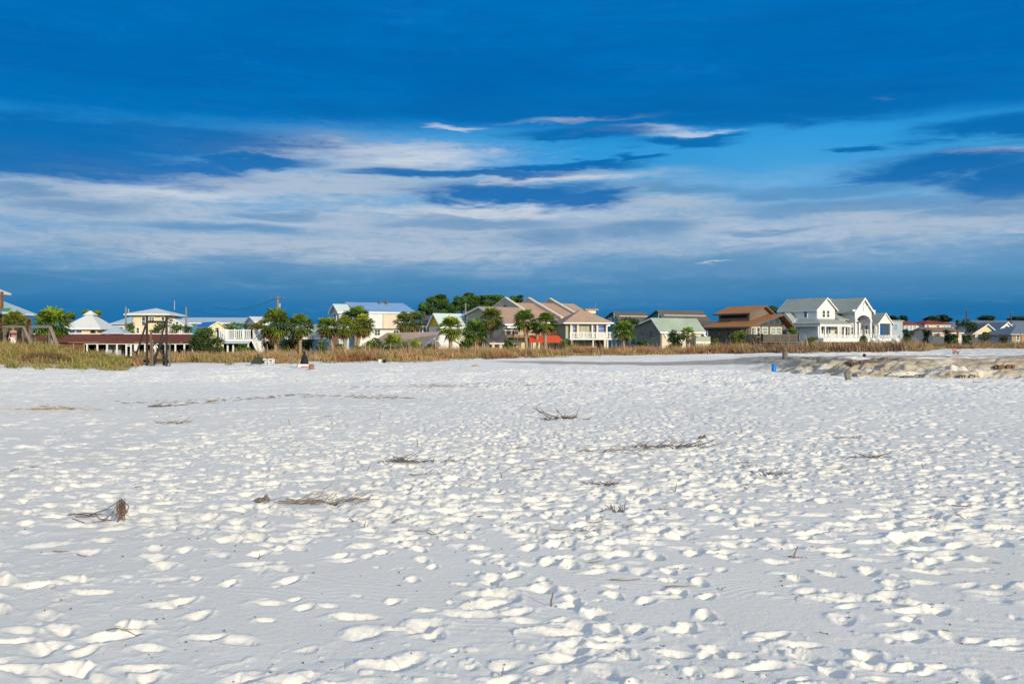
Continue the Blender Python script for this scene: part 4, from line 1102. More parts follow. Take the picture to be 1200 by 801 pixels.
posts(f1, t, [(f1.U(p, -2.2), -2.2) for p in (592, 606, 620, 634)], G0, f1.Z(396), 0.2, 'brownwood')
# end unit with hip roof and white balcony
f5 = Frame(664, 138, 10, -0.5)
uR = f5.U(714); zE = f5.Z(378.8)
block(f5, t, 0, uR - 1.6, 0.6, 7, G0, zE, 'sage'); hip(f5, t, 0, uR, 0, 7, zE, f5.Z(361.5, 2, 3.5), 'sh_tan', oh=0.5, fascia='white_trim', run=3.9)
MB(f5).box(f5.U(687, 3.5), f5.U(697, 3.5), 3.0, 4.0, f5.Z(366), f5.Z(362.4)).build('chimney', 'cream_trim', t)
MB(f5).box(f5.U(684, 3.5), f5.U(700, 3.5), 2.7, 4.3, f5.Z(362.3), f5.Z(361)).build('chimney_cap', 'sh_tan', t)
for a, b in ((671, 675), (693.5, 698), (701, 709)): wpx(f5, t, a, b, 380.5, 389.5, v=0.6, glass='glass_blue', trim='cream_trim')
block(f5, t, -0.2, f5.U(731, -2.5), -2.8, 0.55, f5.Z(398), f5.Z(396.3), 'white_trim', 'balcony_floor')
railing(f5, t, [(-0.1, -2.7), (f5.U(730.5, -2.7), -2.7), (f5.U(730.5, -2.7), 0.4)], f5.Z(396.3), f5.Z(389.6), 'white_trim', 0.2, 0.085, 1.6)
posts(f5, t, [(f5.U(p, -2.5), -2.5) for p in (670, 695, 712, 729)], G0, f5.Z(398), 0.15, 'white_trim')
posts(f5, t, [(f5.U(p, 0.2), 0.2) for p in (669, 677, 694, 699.8, 711)], f5.Z(396.3), zE - .003, 0.2, 'cream_trim', 'porch_post')
block(f5, t, 0.4, uR - .5, 1.0, 1.1, G0, f5.Z(398) - .003, 'oldwood', 'lower_wall')
# red canopy
fr = Frame(618, 113, 0, -0.2); t = house('red_canopy', fr, 'bright orange red fabric canopy below the townhouse balconies', 'canopy')
uR = fr.U(662); MB(fr).slab([(0.25, -1.2, fr.Z(401)), (uR, -1.2, fr.Z(401)), (fr.U(654, 1.2), 1.2, fr.Z(393)), (fr.U(620, 1.2), 1.2, fr.Z(393))], 0.03).slab([(fr.U(620, 1.2), 1.203, fr.Z(393)), (fr.U(654, 1.2), 1.203, fr.Z(393)), (uR, 3.4, fr.Z(401)), (.25, 3.4, fr.Z(401))], 0.03).poly([(uR, -1.2, fr.Z(401)), (uR, 3.4, fr.Z(401)), (fr.U(654, 1.2), 1.2, fr.Z(393))]).poly([(0.25, -1.2, fr.Z(401)), (0.25, 3.4, fr.Z(401)), (fr.U(620, 1.2), 1.2, fr.Z(393))]).build('canopy_cloth', 'red_canvas', t)
posts(fr, t, [(0.4, -1.1), (uR - .2, -1.1), (0.4, 3.2), (uR - .2, 3.2)], -0.6, fr.Z(401) - .03, 0.09, 'metal_grey', 'leg')
# --- N: garage
fr = Frame(577, 110, 0, -0.3); t = house('carport', fr, 'beige low carport with tan roof between the slim palm and the red canopy', 'carport')
uR = fr.U(610); MB(fr).slab([(-.3, -.5, fr.Z(402)), (uR + .1, -.5, fr.Z(402)), (fr.U(592, 2), 2.4, fr.Z(393)), (-.3, 2.4, fr.Z(393))], 0.12).poly([(uR + .1, -.5, fr.Z(402)), (uR + .1, 4.5, fr.Z(402)), (fr.U(592, 2), 2.4, fr.Z(393))]).build('roof', 'sh_tan', t)
MB(fr).box(-.3, uR + .1, -.55, -.504, fr.Z(403.2), fr.Z(401.6)).build('fascia', 'white_trim', t)
block(fr, t, -0.2, uR - .2, 2.2, 4.4, -0.7, fr.Z(402) - .12, 'beige')
posts(fr, t, [(fr.U(p), -0.2) for p in (578, 587, 596, 608)], -0.7, fr.Z(403.3), 0.3, 'cream_trim')

# --- O: teal houses
for nm, lab, c_, d_, bpx, rpx, rpy, pe, rt in (('teal_house', 'far teal gabled house with dark roof, the left of two', 728, 185, 707, 719, 366, 378, 764),
                                               ('teal_house', 'larger teal gabled house with dark stepped roof behind the grey house', 781, 172, 756, 771, 364.3, 378, 833)):
    fr = Frame(c_, d_, 33, -0.4); t = house(nm, fr, lab, 'house', 'teal houses behind the grey house')
    vr, vb = fr.V(rpx), fr.V(bpx)
    gable(fr, t, 0, fr.U(rt), 0, vb, G0, fr.Z(pe), fr.Z(rpy, 0, vr), 'u', 'teal', 'sh_dark', ridge=vr, oh=0.5, trim='teal_dk', ze2=fr.Z(pe - 2, 0, vb))
    q = 0.5; zq = fr.Z(pe) + (fr.Z(rpy, 0, vr) - fr.Z(pe)) * q + 0.42
    MB(fr).box(0.4, fr.U(rt) - .2, vr * q - .06, vr * q, zq - 0.22, zq - 0.0).build('step_trim', 'metal_grey', t)
    wpl(fr, t, rpx - 6, rpx - 2, pe - 5, pe, trim='white_trim', glass='glass_pale'); wpl(fr, t, rpx + 2, rpx + 5, pe - 4, pe + 1)
    MB(fr).tube((-.6, vr * .6, fr.Z(pe - 6)), (-.6, vr * .6, fr.Z(pe - 11)), 0.08).build('vent_pipe', 'metal_grey', t)
# lower wing of the teal house
fr = Frame(833, 165, 33, -0.4); t = house('teal_annex', fr, 'deep blue green wall with dark lean-to roof beside the wood house', 'annex')
MB(fr).prism([(0, G0), (4, G0), (4, fr.Z(376)), (0, fr.Z(384))], 0, 6, 'u').build('wall', 'teal_dk', t)
MB(fr).slab([(-.3, -.5, fr.Z(385.5)), (6.2, -.5, fr.Z(385.5)), (6.2, 4.2, fr.Z(375)), (-.3, 4.2, fr.Z(375))], .12).build('roof', 'sh_dark', t)
wpl(fr, t, 826, 829, 388, 393)

# --- P: grey house
fr = Frame(774, 128, 33, -0.4); t = house('grey_house', fr, 'grey boarded house with pale grey green shingle roof and steep gable')
vr, vb = fr.V(765), fr.V(744); uR = fr.U(823)
gable(fr, t, 0, uR, 0, vb, G0, fr.Z(387), fr.Z(373.8, 0, vr), 'u', 'grey', 'sh_sage', ridge=vr, oh=0.35, trim='white_trim', ze2=fr.Z(383, 0, vb))
wpl(fr, t, 750.5, 754.5, 388, 389.8, bars=0, trim='grey'); wpl(fr, t, 762, 764, 388, 395, trim='grey')
MB(fr).box(0.2, uR - .3, -0.05, -0.004, G0, fr.Z(388.5)).build('front_wall', 'beige', t)
MB(fr).bar((uR - .2, -0.15, fr.Z(388)), (uR + .5, -0.15, fr.Z(395)), 0.25).build('brace', 'white_trim', t)
MB(fr).bar((0.3, -0.15, fr.Z(388)), (0.9, -0.15, fr.Z(396)), 0.2).build('brace', 'white_trim', t)
block(fr, t, fr.U(808), fr.U(825), -1.2, -0.9, G0, fr.Z(394), 'sh_sage', 'side_screen'); block(fr, t, fr.U(808), fr.U(825), -1.26, -1.204, fr.Z(402.5), fr.Z(400), 'cream_trim', 'bench_rail')
wpx(fr, t, 784, 790, 390, 398, v=-0.05); wpx(fr, t, 797, 803, 390, 398, v=-0.05)

# --- Q: weathered wood house
fr = Frame(874, 132, 33, -0.3); t = house('wood_house', fr, 'weathered brown wood house with two tier rusty orange roof')
v1 = fr.V(831); uR = fr.U(922); ur = fr.U(911)
gable(fr, t, 0, uR, 0, v1, G0, fr.Z(383), fr.Z(369.5, ur, 0), 'v', 'oldwood', 'sh_orange', ridge=ur, oh=0.45, ohg=1.1, ze2=fr.Z(382, uR, 0), trim='oldwood2')
MB(fr).box(0.05, uR - .05, -0.05, -0.004, G0, fr.Z(384)).build('front_wall', 'oldwood2', t)
# clerestory
va, vb = fr.V(876, 4), fr.V(845, 4)
uc0, uc1 = 2.6, 6.6
v_a, v_b = 1.8, 7.6
f2 = fr
gable(fr, t, uc0, uc1, v_a, v_b, fr.Z(378, 3, 3), fr.Z(367, 3, 4), fr.Z(359.5, 4, 4), 'v', 'oldwood', 'sh_orange', ridge=uc0 + 2.6, oh=0.55, ohg=0.6, trim='oldwood2')
MB(fr).box(uc0 - .04, uc0 - .004, v_a + .4, v_b - .4, fr.Z(372.5, 3, 4), fr.Z(368.2, 3, 4)).build('window_band', 'dark', t)
for a, b, c_, d_ in ((881, 885.5, 384, 391), (893, 899, 384, 391), (903, 908, 384, 391), (910, 915, 384, 391)): wpx(fr, t, a, b, c_, d_, v=-0.05, trim='cream_trim', glass='glass_pale')
wpx(fr, t, 887, 890, 383.8, 394, v=-0.05, trim='cream_trim', glass='glass', name='door')
for a, b, c_, d_ in ((892, 898, 377, 381.5), (900, 905, 374.5, 381.5), (907, 912, 372.5, 381.5), (914, 918, 376, 381.5)): wpx(fr, t, a, b, c_, d_, v=0.0, trim='oldwood2', glass='glass', bars=0)
wpl(fr, t, 851, 856, 389, 394, trim='oldwood'); wpl(fr, t, 840, 844, 388, 393, trim='oldwood')
ud = fr.U(934, -2.8)
block(fr, t, -0.3, ud, -3.2, -0.06, fr.Z(401.2), fr.Z(399.8), 'oldwood2', 'deck_floor')
railing(fr, t, [(-0.2, -0.2), (-0.2, -3.1), (ud - .1, -3.1), (ud - .1, 1.5)], fr.Z(399.8), fr.Z(392), 'oldwood2', 0.14, 0.07, 1.5)
posts(fr, t, [(fr.U(p, -3), -3.0) for p in (876, 886, 897, 908, 919, 931)], G0, fr.Z(401.3), 0.16, 'oldwood2')
posts(fr, t, [(0.3, -1.0), (uR - .2, -1.0)], fr.Z(399.8), fr.Z(384), 0.14, 'oldwood2', 'porch_post')

# --- R: white house
fr = Frame(958, 165, 33, -0.3); t = house('white_house', fr, 'big white two storey beach house with grey roofs and arched portico')
ua = fr.U(978.5); vB = fr.V(914.5); ze, zr = fr.Z(361.5), fr.Z(349.8, ua / 2, 0)
gable(fr, t, 0, ua, 0, vB, G0, ze, zr, 'v', 'white', 'sh_grey', trim='white_trim', oh=0.5, ohg=0.3)
for a, b in ((963.8, 966.6), (969, 971.6)): wpx(fr, t, a, b, 363.8, 371.5)
wpl(fr, t, 942.5, 946, 364.2, 371.5, u=-.06); wpl(fr, t, 916.5, 919, 364.2, 370.5, u=-.06); wpl(fr, t, 929, 932, 382, 390, u=-.06)
MB(fr).box(-0.06, -0.004, 0.05, vB - .05, G0, ze - .02).build('shade_panel', 'shade_white', t)  # cool tinted sheet over the white wall, shade painted into its colour
# small dormer gable on the left wall
vd0, vd1 = fr.V(936), fr.V(922.5)
gable(fr, t, -1.6, -0.01, vd0, vd1, fr.Z(395), fr.Z(376, 0, vd0), fr.Z(367.8, 0, vd0), 'u', 'white', 'sh_grey', trim='white_trim', oh=0.25, ohg=0.2)
wpl(fr, t, 927.5, 930.5, 376, 381, u=-1.6)
# porch roof wrapping wing
vp = -2.4; zp0, zp1 = fr.Z(379), fr.Z(373.3)
ul = fr.U(937, vp) ; uq = fr.U(984, 0)
MB(fr).slab([(-2.2, vp, zp0), (uq, vp, zp0), (uq, -0.005, zp1), (-0.005, -0.005, zp1)], 0.14).slab([(-2.2, vp, zp0), (-0.005, -0.005, zp1), (-0.005, 5.2, zp1), (-2.2, 5.2, zp0)], 0.14).build('porch_roof', 'sh_grey', t)
MB(fr).box(-2.1, uq, vp + .1, vp + .3, zp0 - .5, zp0 - .145).box(-2.1, -1.9, vp + .305, 5.1, zp0 - .5, zp0 - .145).build('porch_beam', 'white_trim', t)
zD = fr.Z(396)
posts(fr, t, [(-2, vp + .2), (fr.U(960, vp), vp + .2), (fr.U(968, vp), vp + .2), (fr.U(983, vp), vp + .2), (-2, 5.0)], zD, zp0 - .502, 0.26, 'white_trim')
MB(fr).box(0.05, ua - .05, -0.05, -0.004, zD, zp0).build('front_wall', 'ivory', t)
for a, b in ((962.5, 964.5), (966, 969.5), (971, 973)): wpx(fr, t, a, b, 382, 390.5, v=-0.05)
for a, b in ((962.5, 964.5), (966, 969.5), (971, 973)): wpx(fr, t, a, b, 379.8, 381, v=-0.05, bars=0)
# main body
um0, um1 = ua + .01, fr.U(1046); vm0, vm1 = 1.2, 9.5
zme, zmr = fr.Z(373, um0, vm0), fr.Z(350.3, um0, 5)
gable(fr, t, um0, fr.U(1016), vm0, vm1, G0, zme, zmr, 'u', 'ivory', 'sh_grey', trim='white_trim', oh=0.5, ohg=0.05)
u_b = fr.U(1016) + .35
MB(fr).box(u_b, um1 - 1.5, vm0 + .5, vm1, G0, fr.Z(378, u_b, 2)).build('wall', 'ivory', t)
def wm(a, b, c_, d_, **k): wpx(fr, t, a, b, c_, d_, v=vm0, **k)
for a, b in ((977.5, 982),): wm(a, b, 382.5, 391)
for a, b in ((986.5, 988.5), (990.5, 992.3), (993.7, 995.5), (997.5, 999.5), (1004.5, 1009)): wm(a, b, 383, 393.5 if 989 < a < 996 else 391.5, name='door' if 989 < a < 996 else 'window')
for a, b in ((986.5, 988.7), (990.8, 993), (995, 997.2), (1004.5, 1009)): wm(a, b, 373.8, 376.5, bars=0)
for a, b in ((986.5, 988.5), (990.5, 995.5), (997.5, 999.5), (1004.5, 1009)): wm(a, b, 380.5, 381.8, bars=0)
for a, b in ((1014, 1016.2), (1017.2, 1019.4), (1022.5, 1024.5)): wpx(fr, t, a, b, 382, 391, v=vm0 + .5)
# portico with arch
p0, p1 = fr.U(1002, -1.5), fr.U(1021.5, -1.5); vq = -1.5
za, zpk = fr.Z(364, p0, vq), fr.Z(349.5, p0, vq); pm = (p0 + p1) / 2
zs = fr.Z(377, pm, vq); hw = (p1 - p0) / 2 - 0.35
arch = [(pm - hw * math.cos(a), zs + hw * 0.62 * math.sin(a)) for a in [math.pi * k / 14 for k in range(15)]]
ft = MB(fr)
prof = [(p0, zs - .2), (p0, za), (pm, zpk), (p1, za), (p1, zs - .2), (pm + hw, zs - .2)] + arch[::-1] + [(pm - hw, zs - .2)]
ft.prism(prof, vq, vq + 0.25, 'v').build('portico_gable', 'white', t)
ar = MB(fr)
for (a, b) in zip(arch[:-1], arch[1:]):
    o1 = lambda p, k: (pm + (p[0] - pm) * k, zs + (p[1] - zs) * k)
    q = [o1(a, 1.0), o1(b, 1.0), o1(b, 1.22), o1(a, 1.22)]
    ar.hexa([(x_, vq - .12, z_) for x_, z_ in q], [(x_, vq - .006, z_) for x_, z_ in q])
ar.build('arch_trim', 'white_trim', t)
sl = (zpk - za) / (pm - p0)
MB(fr).slab([(p0 - .5, vq - .3, za - .5 * sl + .17), (p0 - .5, 5, za - .5 * sl + .17), (pm, 5, zpk + .17), (pm, vq - .3, zpk + .17)], .15).slab([(pm + .002, vq - .3, zpk + .17), (pm + .002, 5, zpk + .17), (p1 + .5, 5, za - .5 * sl + .17), (p1 + .5, vq - .3, za - .5 * sl + .17)], .15).build('portico_roof', 'sh_grey', t)
tr = MB(fr)
for (xa, z_a, xb, z_b) in ((p0 - .5, za - .5 * sl, pm, zpk), (pm, zpk, p1 + .5, za - .5 * sl)):
    tr.hexa([(xa, vq - .4, z_a - .2), (xb, vq - .4, z_b - .2), (xb, vq - .31, z_b - .2), (xa, vq - .31, z_a - .2)], [(xa, vq - .4, z_a + .19), (xb, vq - .4, z_b + .19), (xb, vq - .31, z_b + .19), (xa, vq - .31, z_a + .19)])
for s_ in (-1, 1):
    q0 = pm + s_ * hw * 1.35; tr.box(q0 - .5, q0 + .5, vq - .2, vq - .004, za - .1, za + .2)
tr.bar((pm - 1.6, vq - .1, za + .75), (pm + 1.6, vq - .1, za + .75), .12); tr.bar((pm, vq - .1, za), (pm, vq - .1, zpk), .12)
tr.build('portico_trim', 'white_trim', t)
MB(fr).box(p0 + .05, p0 + .3, vq + .255, vm0 - .01, zs - .2, za).box(p1 - .3, p1 - .05, vq + .255, vm0 - .01, zs - .2, za).build('portico_side', 'white', t)
posts(fr, t, [(p0 + .2, vq + .12), (p1 - .2, vq + .12), (p0 + 1.2, vq + .12)], zD, zs - .202, 0.34, 'white_trim')
posts(fr, t, [(fr.U(990, vq), vq + .12), (fr.U(1026, vq), vq + .12)], zD, fr.Z(378.5, 10, vq), 0.22, 'white_trim')
# lower roof between wing and portico
MB(fr).slab([(ua + .3, -0.6, fr.Z(374.2, ua, 0)), (p0 - .1, -0.6, fr.Z(374.2, ua, 0)), (p0 - .1, vm0 + 1.8, fr.Z(365, ua, 2)), (ua + .3, vm0 + 1.8, fr.Z(365, ua, 2))], .12).build('lower_roof', 'sh_grey', t)
# right porch wing
w0, w1 = fr.U(1030, -2.2), fr.U(1045, -2.2); vw = -2.2
gable(fr, t, w0, w1, vw, 6, fr.Z(378.8, w0, vw), fr.Z(378, w0, vw), fr.Z(367.4, w0, vw), 'v', 'white', 'sh_grey', trim='white_trim', oh=0.4, ohg=0.15)
MB(fr).slab([(fr.U(1019), -0.9, fr.Z(379, 14, 0)), (w0 - .1, -0.9, fr.Z(379, 14, 0)), (w0 - .1, 3.5, fr.Z(367.5, 14, 3)), (fr.U(1019), 3.5, fr.Z(367.5, 14, 3))], .14).build('side_roof', 'sh_grey', t)
posts(fr, t, [(w0 + .15, vw + .15), (w1 - .15, vw + .15), (w0 + .15, 1.0)], zD, fr.Z(378.8, w0, vw) - .003, 0.3, 'white_trim')
# deck, railing, stairs
ue = fr.U(1053.5, -3.2)
block(fr, t, -2.6, ue, -3.4, -0.06, fr.Z(400.5), zD, 'white_trim', 'deck_floor')
railing(fr, t, [(fr.U(960, -3.3), -3.3), (fr.U(1019, -3.3), -3.3)], zD, fr.Z(393, 8, -3), 'white_trim', 0.28, 0.07, 2.2)
railing(fr, t, [(fr.U(1029, -3.3), -3.3), (ue - .1, -3.3), (ue - .1, 2)], zD, fr.Z(393, 14, -3), 'white_trim', 0.28, 0.07, 2.2)
s3 = MB(fr); a0, a1 = fr.U(1021, -3.5), fr.U(1027, -3.5)
for i in range(6): s3.box(a0, a1, -3.45 - .3 * i, -3.42 - .3 * (i - 1) - .04, zD - .22 * (i + 1) - .08, zD - .22 * (i + 1))
for a in (a0, a1): s3.bar((a, -3.45, zD + 1), (a, -5.2, zD - .35), .1); s3.bar((a, -3.45, zD - .1), (a, -5.2, zD - 1.4), .2); s3.bar((a, -5.2, zD - 1.6), (a, -5.2, zD - .3), .12)
s3.build('stair', 'white_trim', t)
posts(fr, t, [(fr.U(p, -3.2), -3.2) for p in (958, 972, 986, 1000, 1014, 1032, 1051)], G0, fr.Z(400.6), 0.25, 'beige', 'deck_pile')

# --- S: blue grey block right of it
fr = Frame(1044, 190, 33, -0.2); t = house('grey_blue_house', fr, 'plain grey blue walled house just right of the white porch gable')
MB(fr).box(0, fr.U(1058), 0, fr.V(1034), G0, fr.Z(376)).build('wall', 'greyblue', t)
MB(fr).box(-.2, fr.U(1058) + .2, -.2, fr.V(1034) + .2, fr.Z(376) + .003, fr.Z(375)).build('roof', 'sh_grey', t)
wpx(fr, t, 1048, 1051, 380, 386, glass='glass_pale', trim='greyblue')

# --- T: red roofed houses
GR = 'red roofed houses at the right'
fr = Frame(1059, 225, 12, 0); t = house('red_roof_house', fr, 'small red hip roofed house with white window band nearest the white house', 'house', GR)
uR = fr.U(1077); block(fr, t, 0, uR, 0, 6, G0, fr.Z(380.5), 'paleblue'); hip(fr, t, 0, uR, 0, 6, fr.Z(380.5), fr.Z(375.5, 0, 3), 'sh_redtile', oh=.5)
for a in (1061, 1065.5, 1070): wpx(fr, t, a, a + 3.4, 381.5, 386, glass='glass_pale')
fr = Frame(1084, 235, 10, 0); t = house('red_roof_house', fr, 'wider tan house with peaked red hip roof under the dark trees', 'house', GR)
uR = fr.U(1114); block(fr, t, 0, uR, 0, 8, G0, fr.Z(379.8), 'beige'); hip(fr, t, 0, uR, 0, 8, fr.Z(379.8), fr.Z(374.8, 0, 4), 'sh_redtile', oh=.5)
for a, b in ((1086, 1088.5), (1097.5, 1101), (1105, 1108.6), (1109.4, 1113)): wpx(fr, t, a, b, 380.8, 384.3, glass='glass_pale' if a > 1104 else 'glass')
fr = Frame(1082, 215, 14, 0); t = house('red_roof_house', fr, 'low dark red roofed wing below the peaked red roof', 'house', GR)
uR = fr.U(1095); block(fr, t, 0, uR, 0, 5, G0, fr.Z(388.8), 'brick'); hip(fr, t, 0, uR, 0, 5, fr.Z(388.8), fr.Z(384, 0, 2.5), 'sh_redtile', oh=.5); wpx(fr, t, 1086, 1089, 390, 393)
fr = Frame(1093, 200, 12, 0); t = house('tan_roof_house', fr, 'low house with wide grey tan roof and pale wall left of the small tree')
uR = fr.U(1127); gable(fr, t, 0, uR, 0, 8, G0, fr.Z(390), fr.Z(384.3, 0, 4), 'u', 'beige', 'sh_brown', trim='cream_trim'); wpx(fr, t, 1097, 1101, 391, 394); wpx(fr, t, 1106, 1110, 391, 394)

# --- U: yellow cottage
fr = Frame(1143, 165, -8, 0); t = house('yellow_cottage', fr, 'light yellow cottage with white trimmed front gable and small palm before it')
uR = fr.U(1167); ur = fr.U(1157.5)
gable(fr, t, 0, uR, 0, 4.5, G0, fr.Z(390), fr.Z(380.5), 'v', 'pale_yellow', 'sh_brown', ridge=ur, trim='white_trim', oh=.45, ze2=fr.Z(388.5))
for a, b in ((1146, 1149.5), (1151.5, 1155), (1157, 1160)): wpx(fr, t, a, b, 391.5, 398)
# --- V: blue-grey hip house right, white gable, back long roof
fr = Frame(1186, 158, 8, 0); t = house('blue_grey_roof_house', fr, 'house with broad blue grey hip roof and orange boarded wall at the right edge')
uR = fr.U(1235); block(fr, t, 0, uR, 0, 8, G0, fr.Z(392), 'paleblue'); hip(fr, t, 0, uR, 0, 8, fr.Z(392), fr.Z(380.5, 0, 4), 'sh_blue', oh=.6, fascia='metal_grey')
MB(fr).box(fr.U(1187), fr.U(1190), -.06, -.004, G0, fr.Z(392.5)).build('board_wall', 'orangewood', t); MB(fr).box(fr.U(1196), uR, -.3, -.004, G0, fr.Z(392.5)).build('board_wall', 'orangewood', t)
wpx(fr, t, 1191.3, 1194.5, 393.5, 398); wpl(fr, t, 1178, 1182, 393.5, 399)
fr = Frame(1171, 185, 20, 0); t = house('white_gable_cottage', fr, 'white gable front rising behind the blue grey hip roof')
gable(fr, t, 0, fr.U(1189), 0, 8, G0, fr.Z(385.5), fr.Z(378.2), 'v', 'white', 'sh_blue', trim='white_trim', oh=.4); wpx(fr, t, 1178, 1181, 382, 385.5)
fr = Frame(1142, 240, 0, 0); t = house('long_roof_house', fr, 'long low house with dark blue roof on the skyline at the right')
uR = fr.U(1240); gable(fr, t, 0, uR, 0, 10, G0, fr.Z(384), fr.Z(376.3, 0, 5), 'u', 'greyblue', 'sh_blue', trim='metal_grey'); wpx(fr, t, 1160, 1164, 385.5, 389)
fr = Frame(1116, 290, 0, 0); t = house('flat_roof_house', fr, 'far dark blue roofed house left of the pole on the skyline')
uR = fr.U(1140); gable(fr, t, 0, uR, 0, 9, G0, fr.Z(384), fr.Z(378, 0, 4), 'u', 'beige', 'sh_blue', trim='metal_grey'); wpx(fr, t, 1119, 1122, 385, 388)
# concrete drive
dr = MB(); dr.poly([(X(1068, 150), 150, .12), (X(1092, 120), 120, .5), (X(1076, 120), 120, .5), (X(1062, 150), 150, .12)][::-1])
dr.poly([(X(1092, 120), 120, .5), (X(1100, 110), 110, .72), (X(1084, 110), 110, .72), (X(1076, 120), 120, .5)][::-1])
tag(dr.build('driveway', 'concrete'), 'pale concrete drive sloping down beside the white deck', kind='structure')


# ------------------------------------------------------------------ poles and wire
def upole(px, d, ptop, label, w=0.16, arm=0, mat='pole', trans=False, light=False):
    x = X(px, d); gz = tz(x, d) - 0.3; zt = EYE + (CY - ptop) * d / F
    t = thing('utility_pole', (x, d, gz), label, 'utility pole', 'utility poles along the street')
    MB().tube((x, d, gz), (x, d, zt), w, w * .7, 8).build('pole', mat, t, True)
    if arm:
        m = MB(); m.bar((x - arm, d - .1, zt - .35), (x + arm, d - .1, zt - .35), .09)
        m.build('crossarm', 'poledk', t)
        for k in (-.9, -.35, .35, .9): MB().lathe((x + arm * k, d - .1, zt - .29), [(.03, 0), (.045, .06), (.02, .12)], 8).build('insulator', 'metal_grey', t)
    if trans: MB().lathe((x + .28, d, zt - 1.7), [(.12, 0), (.15, .05), (.15, .55), (.1, .6)], 12).build('transformer', 'metal_grey', t)
    if light: MB().bar((x + .35, d, zt - .9), (x + .35, d, zt - .3), .12).build('bracket', 'metal_grey', t)
    return Vector((x, d, zt))


q1 = upole(325.5, 150, 347, 'tall wooden utility pole with crossarm behind the tall round palm', .2, 1.0, trans=True)
upole(147.3, 125, 359, 'grey pole with small bracket at the left corner of the cream house', .14, light=True)
upole(218, 128, 360, 'short brown pole at the right eave of the cream house', .14)
upole(545.5, 142, 355, 'slim grey pole in front of the pines beside the sage gable', .14)
upole(1133, 240, 362, 'dark pole above the small spreading tree', .2, 0.35, 'poledk')
upole(1185, 240, 364.5, 'dark pole rising from the blue grey roofs at the right', .2, 0.2, 'poledk')
upole(1196.3, 150, 383, 'thin pale pole at the right edge before the orange boarded wall', .09)
upole(698, 150, 354, 'hair thin pale mast behind the townhouse chimney', .05)
wl = MB()
for dz, ex in ((-.35, 250), (-2.4, 210)):
    e = P(ex, 160, 360); a = Vector((q1.x, q1.y, q1.z + dz + .2))
    wl.path([a.lerp(e, k / 12) + Vector((0, 0, -1.0 * math.sin(math.pi * k / 12))) for k in range(13)], [.03] * 13, 4)
e = P(470, 165, 357); a = Vector((q1.x, q1.y, q1.z - .1))
wl.path([a.lerp(e, k / 12) + Vector((0, 0, -.8 * math.sin(math.pi * k / 12))) for k in range(13)], [.025] * 13, 4)
tag(wl.build('power_line', 'poledk', loc=q1), 'thin sagging wires strung from the tall crossarm pole', 'power line')


# ------------------------------------------------------------------ timber frames on the beach
def bars(par, mat, d, lst, w, name):
    for (a, b, c_, e, *dd) in lst:
        d0 = d + (dd[0] if dd else 0); d1 = d + (dd[1] if len(dd) > 1 else (dd[0] if dd else 0))
        MB().bar(P(a, d0, b), P(c_, d1, e), w).build(name, mat, par)


c = P(178, 66, 428); t = thing('timber_tower', (c.x, 66, tz(c.x, 66)), 'tall dark weathered timber frame with crossed braces standing on the sand', 'timber frame')
bars(t, 'darkwood', 66, [(172, 369, 172, 430), (195, 369, 195, 430), (191, 404, 192, 430, .9)], .125, 'post')
bars(t, 'rustwood', 66, [(176.8, 387, 176.8, 430, -.4)], .10, 'post')
bars(t, 'greywood', 66, [(198.8, 402, 198.8, 430, -.3), (178.6, 398, 178.6, 430, -.3)], .09, 'post')
bars(t, 'darkwood', 66, [(171, 377, 196, 377, .14), (176, 422, 196, 421.5, .12), (160, 423, 174, 423, .5)], .15, 'beam')
bars(t, 'darkwood', 66, [(171.5, 378, 157.5, 422, 0, .3), (194, 376, 180, 428, .3, .5), (177, 397, 198, 425, .05, .1), (193, 396, 178, 424, .1, .2)], .10, 'brace')
ringp = [P(182.2 + 2.0 * math.cos(a), 65.6, 407.5 - 3.0 * math.sin(a)) for a in [math.pi * k / 8 * 1.1 for k in range(9)]]
MB().path(ringp, [.035] * 9, 6).build('rope_loop', 'white_trim', t)
posts_ = [(66, 'left')]
for nm, xs, lab in (('left', (4.5, 27, 41), 'grey timber swing frame at the far left with the person under its beam'), ('right', (35, 58, 71), 'second grey timber swing frame with thicker slanting leg, right of the person')):
    a, b, s = xs; d = 73.5
    c = P((a + b) / 2, d, 409); t = thing('swing_frame', (c.x, d, tz(c.x, d)), lab, 'timber frame', 'timber swing frames in the mound grass')
    gz = lambda px, dd: CY - (tz(X(px, dd), dd) - .1 - EYE) * F / dd
    wd = .12 if nm == 'left' else .16
    bars(t, 'greywood', d, [(a, 383, a, gz(a, d)), (b, 384, b, gz(b, d)), (a + 2, 383, a + 2, gz(a, d + 2.2), 2.2), (b - 1.5, 385, b - 1.5, gz(b, d + 2.2), 2.2)], wd * .8, 'post')
    bars(t, 'greywood', d, [(a - 1, 382.8, b + 2, 382.8, -.12), (a, 382.2, b + 1, 382.2, 2.2)], wd, 'beam')
    MB().bar(P(a + .3, d, 382.3), P(a + 1.2, d + 2.2, 382), wd * .9).build('beam', 'darkwood', t); MB().bar(P(b, d, 382.3), P(b, d + 2.2, 382), wd * .9).build('beam', 'darkwood', t)
    bars(t, 'pole', d, [(b + .8, 383, s, gz(s, d), -.2, -.3)], wd * 1.15, 'slanting_leg')
    if nm == 'right': bars(t, 'sandstuck', d, [(a + 5, 404.5, b, 404.5, .8)], .08, 'rail'); bars(t, 'greywood', d, [(41.5, 395, 41.5, gz(41, d), .8)], .1, 'post')

